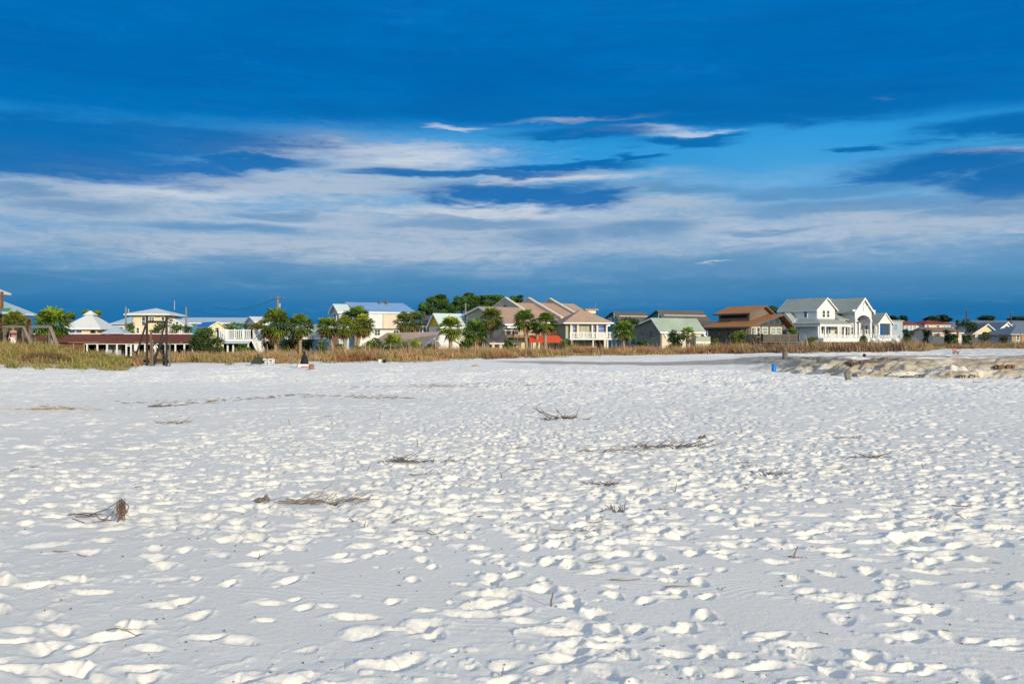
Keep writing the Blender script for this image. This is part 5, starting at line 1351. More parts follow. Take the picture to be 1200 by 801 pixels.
# loose posts in the grass
for px, d, top, w, lab in ((341.5, 71.5, 409, .13, 'pale green post behind the dark cone in the dune grass'), (358.5, 72, 410, .12, 'short green grey post just right of the dark cone'), (428, 86, 402, .07, 'thin stake in the grass below the palms'),
                           (433, 87, 404, .07, 'second thin stake in the grass beside the bush'), (557, 88, 400, .08, 'stake before the bushy low palm'), (313, 80, 403, .05, 'thin rod standing in grass left of the tall round palm'),
                           (629, 90, 398, .09, 'slim post in front of the red canopy'), (938, 90, 398, .1, 'fence stake right of the wood deck')):
    x = X(px, d); g = tz(x, d) - .1
    MB_ = MB().path([(x, d, g), (x + .02, d, (g + EYE + (CY - top) * d / F) / 2), (x, d, EYE + (CY - top) * d / F)], [w / 2] * 3, 7)
    tag(MB_.build('wooden_post', 'greywood' if w > .08 else 'sandstuck', loc=(x, d, g)), lab, 'post', 'posts and stakes in the dune grass')

# ------------------------------------------------------------------ person
px, d = 15.3, 75.2
x0 = X(px, d); feet = tz(x0, d); k = 1.70
zf = ground_z(x0, d)
# small sandy step so that the feet stand where the photo has them
t = thing('person', (x0, d, zf), 'person in a faded pink top and white trousers standing under the left swing frame', 'person')


def skin_mesh(name, mat, par, verts, edges, rad, sub=2, root=0):
    me = bpy.data.meshes.new(name); me.from_pydata(verts, edges, [])
    o = bpy.data.objects.new(name + '_tmp', me); COL.objects.link(o)
    sk = o.modifiers.new('skin', 'SKIN'); sk.use_smooth_shade = True
    sb = o.modifiers.new('sub', 'SUBSURF'); sb.levels = sub; sb.render_levels = sub
    for i, r_ in enumerate(rad):
        r_ = r_ if isinstance(r_, tuple) else (r_, r_)
        me.skin_vertices[0].data[i].radius = r_; me.skin_vertices[0].data[i].use_root = (i == root)
    dg = bpy.context.evaluated_depsgraph_get(); dg.update()
    nm = bpy.data.meshes.new_from_object(o.evaluated_get(dg)); nm.name = name
    bpy.data.objects.remove(o)
    nm.materials.clear(); nm.materials.append(M[mat])
    for p in nm.polygons: p.use_smooth = True
    b = bpy.data.objects.new(name, nm); COL.objects.link(b); b.parent = par
    return b


V_ = [(0, 0, .93), (0, .01, 1.12), (0, 0, 1.34), (0, -.01, 1.46), (0, -.03, 1.53), (0, -.04, 1.62), (0, -.03, 1.69),
      (.17, 0, 1.40), (.24, -.03, 1.14), (.25, -.13, .92), (.25, -.16, .86),
      (-.17, 0, 1.40), (-.24, -.03, 1.14), (-.25, -.13, .92), (-.25, -.16, .86),
      (.095, 0, .86), (.11, -.03, .49), (.12, 0, .09), (.13, -.13, .035), (-.095, 0, .86), (-.11, -.03, .49), (-.12, 0, .09), (-.13, -.13, .035)]
E_ = [(0, 1), (1, 2), (2, 3), (3, 4), (4, 5), (5, 6), (2, 7), (7, 8), (8, 9), (9, 10), (2, 11), (11, 12), (12, 13), (13, 14), (0, 15), (15, 16), (16, 17), (17, 18), (0, 19), (19, 20), (20, 21), (21, 22)]
Rd = [(.15, .11), (.135, .10), (.15, .10), .055, .07, .095, .06, .06, .045, .033, .035, .06, .045, .033, .035, .085, .06, .042, .04, .085, .06, .042, .04]
for s_, w in ((1, 10), (-1, 14)):
    for j, (fx, fl) in enumerate(((-.03, .07), (-.01, .085), (.012, .08), (.032, .06))):
        n0 = len(V_); bx_, by_, bz_ = V_[w]
        V_ += [(bx_ + fx * s_, by_ - .02, bz_ - .05), (bx_ + fx * s_, by_ - .01, bz_ - .05 - fl * .6)]; E_ += [(w, n0), (n0, n0 + 1)]; Rd += [.010, .008]
    n0 = len(V_); V_ += [(bx_ - .035 * s_, by_ - .045, bz_ - .02), (bx_ - .04 * s_, by_ - .06, bz_ - .06)]; E_ += [(w, n0), (n0, n0 + 1)]; Rd += [.012, .009]
skin_mesh('body', 'skin', t, V_, E_, Rd)
skin_mesh('shirt', 'pink', t, V_[:4] + [V_[7], (.235, -.02, 1.16), V_[11], (-.235, -.02, 1.16)], [(0, 1), (1, 2), (2, 3), (2, 4), (4, 5), (2, 6), (6, 7)], [(.175, .135), (.165, .13), (.175, .125), .07, .082, .068, .082, .068])
skin_mesh('trousers', 'offwhite', t, [V_[0]] + V_[15:18] + V_[19:22], [(0, 1), (1, 2), (2, 3), (0, 4), (4, 5), (5, 6)], [(.168, .13), .108, .085, .075, .108, .085, .075])
hb = MB(); hb.lathe((x0, d - .035, zf + 1.64), [(.19, -.01), (.19, .012), (.115, .02), (.108, .09), (.07, .125), (.01, .135)], 18); hb.build('sun_hat', 'pinkred', t, True)
fm = MB()
for s_ in (-1, 1): fm.lathe((x0 + s_ * .035, d - .128, zf + 1.615), [(.002, -.012), (.012, 0), (.002, .012)], 8)
fm.build('eyes', 'black', t); fm = MB().tube((x0, d - .13, zf + 1.605), (x0, d - .155, zf + 1.572), .012, .018); fm.build('nose', 'skin', t)
MB().box(x0 - .025, x0 + .025, d - .137, d - .125, zf + 1.542, zf + 1.552).build('mouth', 'pinkred', t)
if zf - feet > 0.04:
    pass
PERSON_GAP = zf - feet

# ------------------------------------------------------------------ small things on the upper beach
def at(px, py, z=None):
    """ground point seen at pixel row py (walks out along the terrain)"""
    lo = 3.0; prev = None
    d = 4.0
    while d < 140:
        z_ = tz(X(px, d), d); y = CY - (z_ - EYE) * F / d
        if y <= py: return X(px, d), d, z_
        d *= 1.004
    return X(px, 140), 140, 0


x, d, z = at(300, 428.5); s = d / F
t = thing('hooded_shelter', (x, d, z), 'dark green hooded box on low legs at the edge of the dune grass', 'shelter')
pr = [(-6.2 * s, 0.12), (6.2 * s, .12), (6.2 * s, 5 * s), (3.5 * s, 8.5 * s), (0.5 * s, 10.3 * s), (-2.5 * s, 9 * s), (-5.6 * s, 5 * s)]
m = MB(); m.prism([(x + a, z + b) for a, b in pr], d, d + .8, 'v').build('hood', 'darkgreen', t)
for a in (-6, 5.6): MB().bar((x + a * s, d + .1, z - .1), (x + a * s, d + .1, z + .13), .08).build('leg', 'sandstuck', t)
MB().lathe((x + .6 * s, d + .4, z + 9.9 * s), [(.03, 0), (.06, .1), (.02, .2)], 8).build('knob', 'darkgreen', t)
for pxx, w_, lab in ((309.5, 4.4, 'white open crate standing against the dark green hooded box'), (317, 5, 'white slatted crate, the one farther from the dark green box')):
    x, d, z = at(pxx, 427.5); s = d / F; t = thing('white_crate', (x, d, z), lab, 'crate', 'white crates beside the green box')
    w2 = w_ * s / 2; h = 6.6 * s; m = MB()
    for a in (-w2, w2):
        for b in (0, .4): m.bar((x + a, d + b, z - .05), (x + a, d + b, z + h), .05)
    for hh in (h, .08, h * .5):
        m.bar((x - w2, d, z + hh), (x + w2, d, z + hh), .05); m.bar((x - w2, d + .4, z + hh), (x + w2, d + .4, z + hh), .05); m.bar((x - w2, d, z + hh), (x - w2, d + .4, z + hh), .05); m.bar((x + w2, d, z + hh), (x + w2, d + .4, z + hh), .05)
    m.build('frame', 'white_trim', t); MB().box(x - w2 + .03, x + w2 - .03, d + .34, d + .37, z + .04, z + h - .05).build('back_panel', 'metal_grey', t)
x, d, z = at(355.5, 431); s = d / F
t = thing('covered_bundle', (x, d, z), 'black cloth cone over a white and dark red base beside a brown stump', 'bundle')
MB().lathe((x, d + .3, z + 4.5 * s), [(5 * s, 0), (4.6 * s, 3 * s), (3 * s, 9 * s), (1.5 * s, 11 * s), (1.3 * s, 13 * s), (.7 * s, 15 * s)], 12).build('cloth', 'black', t, True)
MB().box(x - 6 * s, x + 5 * s, d, d + .7, z + .05, z + 4.4 * s).build('base', 'white_trim', t); MB().box(x - 2 * s, x + 6 * s, d - .1, d - .01, z - .05, z + 2.2 * s).build('skid', 'pinkred', t)
MB().bar((x - 8 * s, d - .1, z - .05), (x - 4.6 * s, d + .2, z + 9 * s), .07).build('prop', 'sandstuck', t)
x, d, z = at(365, 433.5); s = d / F
m = MB(); m.lathe((x, d, z - .05), [(3.4 * s, 0), (3.5 * s, 2.4 * s), (3.0 * s, 5 * s), (3.1 * s, 7.6 * s), (1.6 * s, 8.2 * s)], 10)
tag(m.build('tree_stump', 'brick', loc=(x, d, z)), 'rough brown stump right of the black cloth cone', 'stump')
x, d, z = at(907, 436.5); s = d / F
t = thing('blue_barrel', (x, d, z), 'bright blue plastic barrel standing alone below the sandy bank', 'barrel')
MB().lathe((x, d, z - .05), [(2.5 * s, 0), (2.75 * s, .06), (2.75 * s, 3 * s), (2.95 * s, 3.2 * s), (2.75 * s, 3.5 * s), (2.75 * s, 7 * s), (2.95 * s, 7.2 * s), (2.75 * s, 7.5 * s), (2.7 * s, 10 * s), (2.4 * s, 10.5 * s)], 18).build('drum', 'blue_plastic', t)
MB().lathe((x, d, z - .05 + 10.5 * s), [(2.85 * s, 0), (2.85 * s, .6 * s), (2.4 * s, .9 * s)], 18).build('lid', 'blue_plastic', t)
x, d, z = at(920, 420.5); s = d / F
m = MB(); m.lathe((x, d, z - .1), [(3.1 * s, 0), (3.0 * s, 5 * s), (3.2 * s, 8 * s), (2.6 * s, 9.6 * s), (1.2 * s, 10 * s)], 11)
tag(m.build('piling_stub', 'greywood', loc=(x, d, z)), 'short grey piling stub above the blue barrel', 'post')
x, d, z = at(1013, 418); s = d / F
m = MB(); m.lathe((x, d, z - .02), [(1.2 * s, 0), (2.0 * s, 1.2 * s), (2.1 * s, 2.2 * s), (1.4 * s, 3.4 * s), (.5 * s, 3.9 * s)], 10)
tag(m.build('dark_bag', 'black', loc=(x, d, z), smooth=True), 'small dark round bag on the white sand above the bank', 'bag')
x, d, z = at(1121, 415.5); s = d / F
t = thing('beach_chair', (x, d, z), 'faded red low beach chair on the white sand at the right', 'chair')
w2 = 2.5 * s
for a in (-w2, w2):
    m = MB(); m.bar((x + a, d - .15, z - .03), (x + a, d + .25, z + .18), .04); m.bar((x + a, d + .3, z - .03), (x + a, d - .1, z + .2), .04); m.build('leg', 'metal_grey', t)
MB().slab([(x - w2, d - .2, z + .17), (x + w2, d - .2, z + .17), (x + w2, d + .22, z + .13), (x - w2, d + .22, z + .13)], .03).build('seat', 'pinkred', t)
MB().slab([(x - w2, d + .22, z + .14), (x + w2, d + .22, z + .14), (x + w2 * .9, d + .34, z + .36), (x - w2 * .9, d + .34, z + .36)], .03).build('backrest', 'pinkred', t)
x, d, z = at(445, 425); s = d / F
t = thing('sand_bucket', (x, d, z), 'pale yellow bucket lying at the grass edge below the grey bush', 'bucket')
MB().lathe((x, d, z - .02), [(.11, 0), (.15, .26), (.16, .27), (.145, .28), (.10, .05)], 14).build('pail', 'cream_trim', t)
x, d, z = at(450.6, 425)
m = MB(); m.lathe((x, d, z - .02), [(.06, 0), (.12, .08), (.13, .18), (.08, .26), (.02, .28)], 10); tag(m.build('dark_bundle', 'black', loc=(x, d, z), smooth=True), 'small dark lump right beside the pale yellow bucket', 'bundle')
x, d, z = at(557, 429.5)
m = MB(); r_ = random.Random(3)
m.lathe((x, d, z - .05), [(.2, 0), (.24, .06), (.2, .13), (.08, .17)], 9)
for v in m.v: v.x = x + (v.x - x) * 1.25 + r_.uniform(-.03, .03); v.z += r_.uniform(-.02, .02)
tag(m.build('stone', 'sandstuck', loc=(x, d, z)), 'tan stone on the sand at the left end of the grey track', 'stone')
# broken slabs and stained ledges in the bank
GB = 'broken slabs in the eroded bank'
for i, (pxa, py, w_, h_, tilt, mt, lab) in enumerate(((1020, 424.5, 24, 2.2, -1, 'rustwood', 'long rusty beam end showing in the bank near the dark bag'), (1176, 431.5, 22, 3, 2, 'rustwood', 'rusty brown ledge in the bank near the right edge'), (1000, 424.6, 10, 1.6, 0, 'rustwood', 'short rusty strip in the bank left of the long rusty beam'),
                                                     (1128, 441.5, 9, 3.2, 4, 'sandstuck', 'tan block at the foot of the bank, left of two'), (1140, 441.3, 11, 3.2, 2, 'sandstuck', 'tan block at the foot of the bank, right of two'), (1075, 441, 34, 1.6, 3, 'greywood', 'long grey plank along the foot of the bank'),
                                                     (996, 441, 5, 8, 60, 'sandstuck', 'upright tan slab leaning out of the bank'), (1018, 439.5, 30, 1.8, -2, 'sandstuck', 'pale plank lying at the left foot of the bank'))):
    x, d, z = at(pxa, py + h_ / 2); s = d / F; a = R(tilt)
    m = MB(); n = 7; rr = random.Random(i)
    for k_ in range(n):
        q0, q1_ = -w_ / 2 + w_ * k_ / n, -w_ / 2 + w_ * (k_ + 1) / n
    pts = [-w_ / 2 + w_ * k_ / n for k_ in range(n + 1)]
    if tilt < 45:
        for q0, q1_ in zip(pts[:-1], pts[1:]):
            h0 = h_ * rr.uniform(.5, 1.1) * (.65 if mt == 'rustwood' else 1); m.box(x + q0 * s, x + q1_ * s - .004, d - .15 + rr.uniform(-.05, .05), d + .5, z - .08 + math.tan(a) * q0 * s, z + (h0 * s) + math.tan(a) * q0 * s)
    else:
        m.hexa([(x - 2 * s, d, z - .1), (x + 2.4 * s, d - .1, z - .1), (x + 2.4 * s, d + .3, z - .1), (x - 2 * s, d + .3, z - .1)], [(x - 5 * s, d, z + 8 * s), (x - 2 * s, d - .1, z + 9 * s), (x - 2 * s, d + .3, z + 9 * s), (x - 5 * s, d + .3, z + 8 * s)])
    tag(m.build('bank_slab', mt, loc=(x, d, z)), lab, 'slab', GB)


# ------------------------------------------------------------------ driftwood, twigs, brush
def sand_at(px, py):
    d = EYE * F / (py - CY); 
    for _ in range(4):
        z = ground_z(X(px, d), d); d = (EYE - z) * F / (py - CY)
    return X(px, d), d, ground_z(X(px, d), d)


def twig(m, r, p, a, L, r0, lift=0.0, bend=0.5, fork=0.0, follow=True):
    """a crooked stick of length L starting at p, heading a (plan angle), tapering"""
    n = max(4, int(L / 0.05)); n = min(n, 14)
    pts = []; rad = []; x, y, z = p; h = 0.0
    for i in range(n + 1):
        q = i / n
        if follow: zz = ground_z(x, y) + r0 * .7 + lift * L * q + 0.006 * r.random()
        else: zz = z + lift * L * q
        pts.append((x, y, zz)); rad.append(r0 * (1 - .65 * q))
        a += r.uniform(-bend, bend) * .5
        x += math.cos(a) * L / n; y += math.sin(a) * L / n
        if fork and r.random() < fork and 0 < i < n:
            twig(m, r, (x, y, zz), a + r.choice((-1, 1)) * r.uniform(.4, 1.0), L * r.uniform(.25, .5), r0 * .55, lift + r.uniform(0, .5), bend, 0, False)
    m.path(pts, rad, 5)


GT_ = 'loose twigs on the sand'
# (px, py, length px, plan angle deg, lift, radius mm, material)
TW = [(20, 548, 24, 10, 0.0, 6), (12, 553, 20, 170, .3, 5), (158, 571, 12, -8, 0, 5), (62, 647, 18, 4, 0, 6), (90, 651, 14, -10, 0, 5), (125, 740, 50, 3, .02, 5), (165, 540, 8, 20, .2, 4),
      (430, 552, 9, 60, .5, 6), (445, 490, 8, 80, .5, 6), (490, 524, 9, 100, .6, 8), (588, 559, 9, 110, .8, 7), (602, 528, 16, 40, .3, 7), (627, 540, 22, -10, .1, 7), (610, 552, 20, -14, 0, 6), (650, 514, 7, 100, .5, 6),
      (790, 574, 10, 70, .7, 6), (672, 622, 24, -35, .1, 7), (690, 612, 30, -6, 0, 6), (645, 621, 38, -3, 0, 5), (690, 660, 20, 30, .1, 6), (715, 680, 36, -5, .05, 6), (646, 710, 16, 80, .9, 6), (780, 692, 40, -2, 0, 6),
      (930, 655, 16, 65, .9, 6), (924, 653, 18, -15, .0, 6), (872, 573, 18, -30, 0, 6), (870, 510, 8, 110, .7, 7), (862, 542, 16, 5, 0, 7), (870, 548, 14, -8, 0, 6), (978, 551, 14, -15, 0, 7), (1092, 531, 9, 45, .3, 7), (1083, 549, 7, 120, .7, 8),
      (1115, 597, 22, -16, .1, 7), (1090, 604, 8, 60, .2, 6), (1120, 606, 16, -20, 0, 6), (1102, 583, 10, -20, 0, 6), (1185, 620, 12, 30, .3, 6), (380, 488, 10, 10, 0, 7), (340, 497, 7, 110, .6, 6), (455, 613, 18, -40, .1, 6), (500, 625, 16, -18, .1, 6), (410, 610, 20, -40, .1, 6),
      (425, 618, 9, 60, .5, 5), (478, 622, 34, 2, 0, 5), (560, 605, 8, 45, .3, 7), (812, 493, 9, 90, .8, 6), (540, 430, 5, 90, 1.0, 9), (1035, 520, 10, 0, 0, 8), (1140, 448, 12, 0, 0, 14), (1012, 492, 9, 10, 0, 7), (760, 598, 26, -3, 0, 6), (845, 692, 10, 70, .4, 5),
      (585, 792, 12, 60, .6, 4), (300, 655, 9, 50, .5, 4), (60, 690, 6, 30, .3, 4), (960, 742, 7, -30, 0, 5), (1105, 740, 9, -30, 0, 5), (1190, 548, 8, 10, 0, 7), (700, 600, 12, 15, .3, 6), (735, 618, 12, 40, .3, 6)]
for i, (px, py, L, a, lf, rm) in enumerate(TW):
    r = random.Random(100 + i); x, d, z = sand_at(px, py); s = d / F
    m = MB(); an = R(a)
    Lw = L * s * (1.0 if lf < .45 else .9)
    fy = abs(math.sin(an)) * 1.5 + 1
    st = (x, d, z)
    if lf >= .45:       # stands up out of the sand
        h = L * s; tp = Vector((x + math.cos(an) * h * .8, d, z + h * max(.5, abs(math.sin(an)))))
        b = Vector((x, d, z - .02)); mid = b.lerp(tp, .5) + Vector((r.uniform(-.1, .1) * h, 0, 0))
        m.path([b, mid, tp], [rm * .001 * 1.1, rm * .001, rm * .0006], 5)
    else: twig(m, r, st, an * .6, Lw, rm * .001 * (d / 9) ** .3, lf * .5, .5, .25)
    tag(m.build('twig', random.choice(['twig', 'twig_dk', 'twig']), loc=(x, d, z)), 'thin dry twig lying loose on the trampled white sand', 'twig', GT_)

GBR = 'brush piles washed up on the sand'


def brush(px, py, wpx_, hpx, n, label, seed, mat='twig', r0=.006, up=.5, fork=.3, long=None):
    r = random.Random(seed); x, d, z = sand_at(px, py); s = d / F; m = MB()
    W_ = wpx_ * s
    if long:
        for k in range(long):
            a = r.uniform(-.12, .12); xx = x - W_ * .5 + r.uniform(0, .15) * W_; yy = d + r.uniform(-.1, .1)
            twig(m, r, (xx, yy, z), a, W_ * r.uniform(.7, .95), r0 * 1.5, .03, .25, .35)
    for k in range(n):
        q = r.gauss(0, .28); xx = x + q * W_; yy = d + r.gauss(0, .2) * W_ * .5
        a = r.random() * 6.28; L = W_ * r.uniform(.15, .45)
        twig(m, r, (xx, yy, z), a, L, r0 * r.uniform(.6, 1.2), abs(r.gauss(0, up)) * hpx / wpx_ * 2, .6, fork)
    return tag(m.build('brush_pile', mat, loc=(x, d, z)), label, 'brush pile', GBR)


# the brush with an upright tuft at the left
r = random.Random(5); x, d, z = sand_at(118, 611); s = d / F; m = MB()
def q_(px, py, dy=0.0):
    p = P(px, d + dy, py); return (p.x, p.y, max(p.z, ground_z(p.x, p.y) + .004))
for pts in ([(105, 603, .1), (125, 596, .05), (141, 586, 0)], [(70, 610, .25), (86, 615, .1), (101, 618, 0)], [(79, 603, .35), (100, 601, .3), (126, 603, .2)], [(88, 610, .25), (104, 605, .15), (112, 601, .1)], [(108, 618, 0), (122, 610, 0), (134, 598, 0)], [(118, 609, .1), (130, 611, .05), (138, 614, 0)], [(138, 612, 0), (143, 604, 0), (150, 596, 0)], [(82, 609, .4), (100, 603, .3), (112, 606, .2)], [(112, 603, .15), (118, 609, .1), (124, 611, .05)], [(142, 583, 0), (143, 592, 0), (140, 605, 0)], [(142, 584, 0), (151, 593, 0), (149, 600, 0)]):
    m.path([q_(*p) for p in pts], [.0045, .0045, .003], 6)
for k in range(80):
    a = q_(142 + r.gauss(0, 2.5), 588 + r.gauss(0, 3), r.uniform(-.05, .05)); b = q_(141 + r.gauss(0, 5), 604 + r.gauss(0, 5), r.uniform(-.06, .08))
    mid = tuple((a[i] + b[i]) / 2 + r.gauss(0, .012) for i in range(3)); m.path([a, mid, b], [.0015, .0022, .0015], 4)
tag(m.build('brush_pile', 'twig_red', loc=(x, d, z)), 'brown brush with an upright matted tuft at its right end, leftmost pile', 'brush pile', GBR)
brush(385, 590, 130, 16, 13, 'long flat grey brown branch with many side twigs left of centre', 12, 'twig', .0042, .35, .3, long=4)
brush(655, 490, 66, 14, 22, 'compact bushy brush with one raised stick, farthest pile near the middle', 13, 'twig_red', .012, .8)
brush(785, 524, 78, 14, 15, 'wide thin brush right of the middle with dark curled twigs', 14, 'twig_dk', .009, .7, long=1)
brush(720, 529, 120, 4, 4, 'low straight branch lying left of and below the wide thin brush', 15, 'twig', .006, .12, long=1)
brush(480, 542, 66, 9, 16, 'flat dark brush with spread twigs just left of the middle', 16, 'twig_dk', .009, .4, long=1)
brush(500, 556, 40, 5, 5, 'small sparse bit of brush below the flat dark brush', 17, 'twig', .007, .2)
brush(710, 568, 46, 9, 12, 'small rusty brush with a few dark stubs right of centre', 18, 'twig_red', .008, .5)
brush(725, 598, 20, 10, 14, 'little pointed clump of dark twigs below the small rusty brush', 19, 'twig_dk', .006, 1.2)
brush(900, 554, 36, 7, 14, 'small dark tuft of brush on the sand right of centre', 20, 'twig_dk', .008, .5)
brush(1022, 536, 46, 8, 14, 'thin twiggy brush with one upright stem at the right', 21, 'twig', .008, .5)
brush(200, 496, 44, 7, 10, 'sparse curved twigs with a yellowish knot at the left', 22, 'twig', .010, .4)
brush(186, 476, 40, 5, 10, 'thin dark driftwood branch left of the wrack line', 23, 'twig_dk', .013, .4, long=1)
brush(55, 479, 50, 5, 60, 'flat heap of straw coloured dry grass at the far left', 24, 'straw', .008, .2, 0)
brush(1000, 513, 30, 4, 6, 'faint scrap of brush at the right among the prints', 25, 'twig', .009, .3)
for px, py, mt, lab, sz in ((307, 588, 'twig_dk', 'dark chunk of driftwood left of the long flat branch', 11), (823, 514, 'twig_red', 'red brown driftwood knot at the right end of the wide thin brush', 6)):
    x, d, z = sand_at(px, py); s = d / F; r = random.Random(px); m = MB(); w_ = sz * s
    m.path([(x - w_ * .8, d, z + w_ * .15), (x - w_ * .3, d, z + w_ * .3), (x + w_ * .1, d, z + w_ * .35), (x + w_ * .45, d, z + w_ * .6), (x + w_ * .8, d, z + w_ * .25)], [w_ * .15, w_ * .3, w_ * .2, w_ * .3, w_ * .1], 8)
    for v in m.v: v.x += r.uniform(-.05, .05) * w_; v.z += r.uniform(-.05, .05) * w_
    tag(m.build('driftwood', mt, loc=(x, d, z)), lab, 'driftwood')
# thin wrack lines of fine debris
m = MB(); r = random.Random(77)
for (xa, ya, xb, yb, n, sp) in ((240, 470, 330, 465, 60, 1.2), (330, 463, 480, 466, 130, 1.3), (480, 452, 715, 450, 150, 1.2), (30, 476, 110, 480, 20, 1.0), (400, 454, 560, 452, 50, .8), (140, 472, 260, 471, 40, 1)):
    for k in range(n):
        q = r.random(); px = xa + (xb - xa) * q + r.gauss(0, 3); py = ya + (yb - ya) * q + r.gauss(0, sp)
        x, d, z = sand_at(px, py); L = r.uniform(2, 9) * d / F; a = r.uniform(-.3, .3) + (math.pi if r.random() < .5 else 0)
        m.path([(x, d, z + .002), (x + math.cos(a) * L * .5, d + math.sin(a) * L, z + .012), (x + math.cos(a) * L, d + math.sin(a) * L * 2, z + .004)], [.008, .009, .004], 4)
tag(m.build('wrack_line', 'twig'), 'fine lines of washed up plant debris across the far sand', kind='stuff')
# small crumbs, bark bits and shells
m = MB(); r = random.Random(78)
for k in range(420):
    py = 432 + 368 * r.random() ** 1.3; px = r.uniform(-40, 1240)
    x, d, z = sand_at(px, max(py, 436)); w_ = r.uniform(.002, .008) * (1 + d / 14)
    a = r.random() * 6.28; m.path([(x - w_ * math.cos(a), d - w_ * math.sin(a), z + w_ * .3), (x, d, z + w_ * .6), (x + w_ * math.cos(a), d + w_ * math.sin(a), z + w_ * .3)], [w_ * .2, w_ * .5, w_ * .2], 4)
tag(m.build('beach_litter', 'twig_dk'), 'tiny bits of bark and shell scattered over the beach', kind='stuff')


# ------------------------------------------------------------------ light
SUN_AZ = 31.0        # degrees right of the direction straight behind the camera
SUN_EL = 14.0
sd = Vector((math.sin(R(SUN_AZ)) * math.cos(R(SUN_EL)), -math.cos(R(SUN_AZ)) * math.cos(R(SUN_EL)), math.sin(R(SUN_EL))))
L = bpy.data.lights.new('Sun', 'SUN'); L.energy = 4.15; L.angle = R(0.5); L.color = (1.0, 0.855, 0.60)
lo = bpy.data.objects.new('Sun', L); COL.objects.link(lo); lo.rotation_euler = sd.to_track_quat('Z', 'Y').to_euler(); lo.location = (30, -30, 40)

W = bpy.data.worlds.new('World'); SC.world = W; W.use_nodes = True
nt = W.node_tree; nt.nodes.clear(); g = N(nt)
out = g.new('ShaderNodeOutputWorld')
sky = g.new('ShaderNodeTexSky', sky_type='NISHITA'); sky.sun_disc = False; sky.sun_elevation = R(SUN_EL)
sky.sun_rotation = math.atan2(sd.x, sd.y)
sky.air_density = 1.0; sky.dust_density = 1.5; sky.ozone_density = 2.0
tc = g.new('ShaderNodeTexCoord').outputs['Generated']
sp = g.new('ShaderNodeSeparateXYZ'); g.l.new(tc, sp.inputs[0])
az = g.m('MULTIPLY', g.m('ARCTAN2', sp.outputs[0], sp.outputs[1]), 57.29578)
el = g.m('MULTIPLY', g.m('ARCSINE', sp.outputs[2]), 57.29578)


def srgb(r, gg, b):
    f = lambda c: (c / 255 / 12.92) if c / 255 <= .04045 else ((c / 255 + .055) / 1.055) ** 2.4
    return (f(r), f(gg), f(b), 1)


def AE(px, py):
    a = math.atan((px - CX) / F); return math.degrees(a), math.degrees(math.atan((CY - py) / F * math.cos(a)))


# warp for ragged cloud edges
cv = g.new('ShaderNodeCombineXYZ'); g.l.new(g.m('MULTIPLY', az, 0.10), cv.inputs[0]); g.l.new(g.m('MULTIPLY', el, 0.42), cv.inputs[1])
n_big = g.noise(cv.outputs[0], 0.9, 6, 0.6, 0.3)
cv2 = g.new('ShaderNodeCombineXYZ'); g.l.new(g.m('MULTIPLY', az, 0.16), cv2.inputs[0]); g.l.new(g.m('MULTIPLY_ADD', el, 0.95, 7.3), cv2.inputs[1])
n_fine = g.noise(cv2.outputs[0], 1.1, 9, 0.62, 0.5)
cv3 = g.new('ShaderNodeCombineXYZ'); g.l.new(g.m('MULTIPLY_ADD', az, 0.05, 3.1), cv3.inputs[0]); g.l.new(g.m('MULTIPLY', el, 0.22), cv3.inputs[1])
n_slow = g.noise(cv3.outputs[0], 1.0, 4, 0.55)
wa = g.m('MULTIPLY_ADD', g.m('SUBTRACT', n_fine, 0.5), 6.0, az)
we = g.m('ADD', el, g.m('ADD', g.m('MULTIPLY', g.m('SUBTRACT', n_fine, 0.5), 1.5), g.m('MULTIPLY', g.m('SUBTRACT', n_big, 0.5), 1.6)))


def blob(px, py, w, h, soft=1.0, tilt=0.0):
    a, e = AE(px, py); kx = 1 / (w * 0.049); ky = 1 / (h * 0.049)
    dx = g.m('MULTIPLY', g.m('SUBTRACT', wa, a), kx)
    de = g.m('SUBTRACT', we, e)
    if tilt: de = g.m('SUBTRACT', de, g.m('MULTIPLY', g.m('SUBTRACT', wa, a), tilt))
    dy = g.m('MULTIPLY', de, ky)
    r2 = g.m('ADD', g.m('MULTIPLY', dx, dx), g.m('MULTIPLY', dy, dy))
    return g.m('POWER', 2.71828, g.m('MULTIPLY', r2, -1.0 / soft))


def union(lst):
    o = lst[0]
    for b in lst[1:]: o = g.m('MAXIMUM', o, b)
    return o


rp = g.new('ShaderNodeValToRGB'); rp.color_ramp.interpolation = 'EASE'
g.l.new(g.m('DIVIDE', g.m('ADD', el, g.m('MULTIPLY', g.m('SUBTRACT', n_slow, .5), 2.0)), 24.0), rp.inputs[0])
stops = [(0.0, srgb(6, 100, 162)), (1.6 / 24, srgb(34, 114, 170)), (3.0 / 24, srgb(68, 132, 180)), (4.6 / 24, srgb(98, 150, 192)), (6.2 / 24, srgb(106, 160, 204)), (8.6 / 24, srgb(80, 160, 213)), (11.0 / 24, srgb(40, 150, 216)), (12.6 / 24, srgb(2, 112, 186)), (15.0 / 24, srgb(0, 106, 180)), (24 / 24, srgb(0, 118, 194))]
cr_ = rp.color_ramp
cr_.elements[0].position = 0; cr_.elements[0].color = stops[0][1]; cr_.elements[1].position = 1; cr_.elements[1].color = stops[-1][1]
for p_, c_ in stops[1:-1]:
    e_ = cr_.elements.new(p_); e_.color = c_
colr = rp.outputs[0]
cv4 = g.new('ShaderNodeCombineXYZ'); g.l.new(g.m('MULTIPLY', az, 0.45), cv4.inputs[0]); g.l.new(g.m('MULTIPLY_ADD', el, 1.9, 1.3), cv4.inputs[1])
n_det = g.noise(cv4.outputs[0], 1.6, 12, 0.70, 0.8)
n_mix = g.m('ADD', g.m('MULTIPLY', n_fine, .55), g.m('MULTIPLY', n_det, .45))


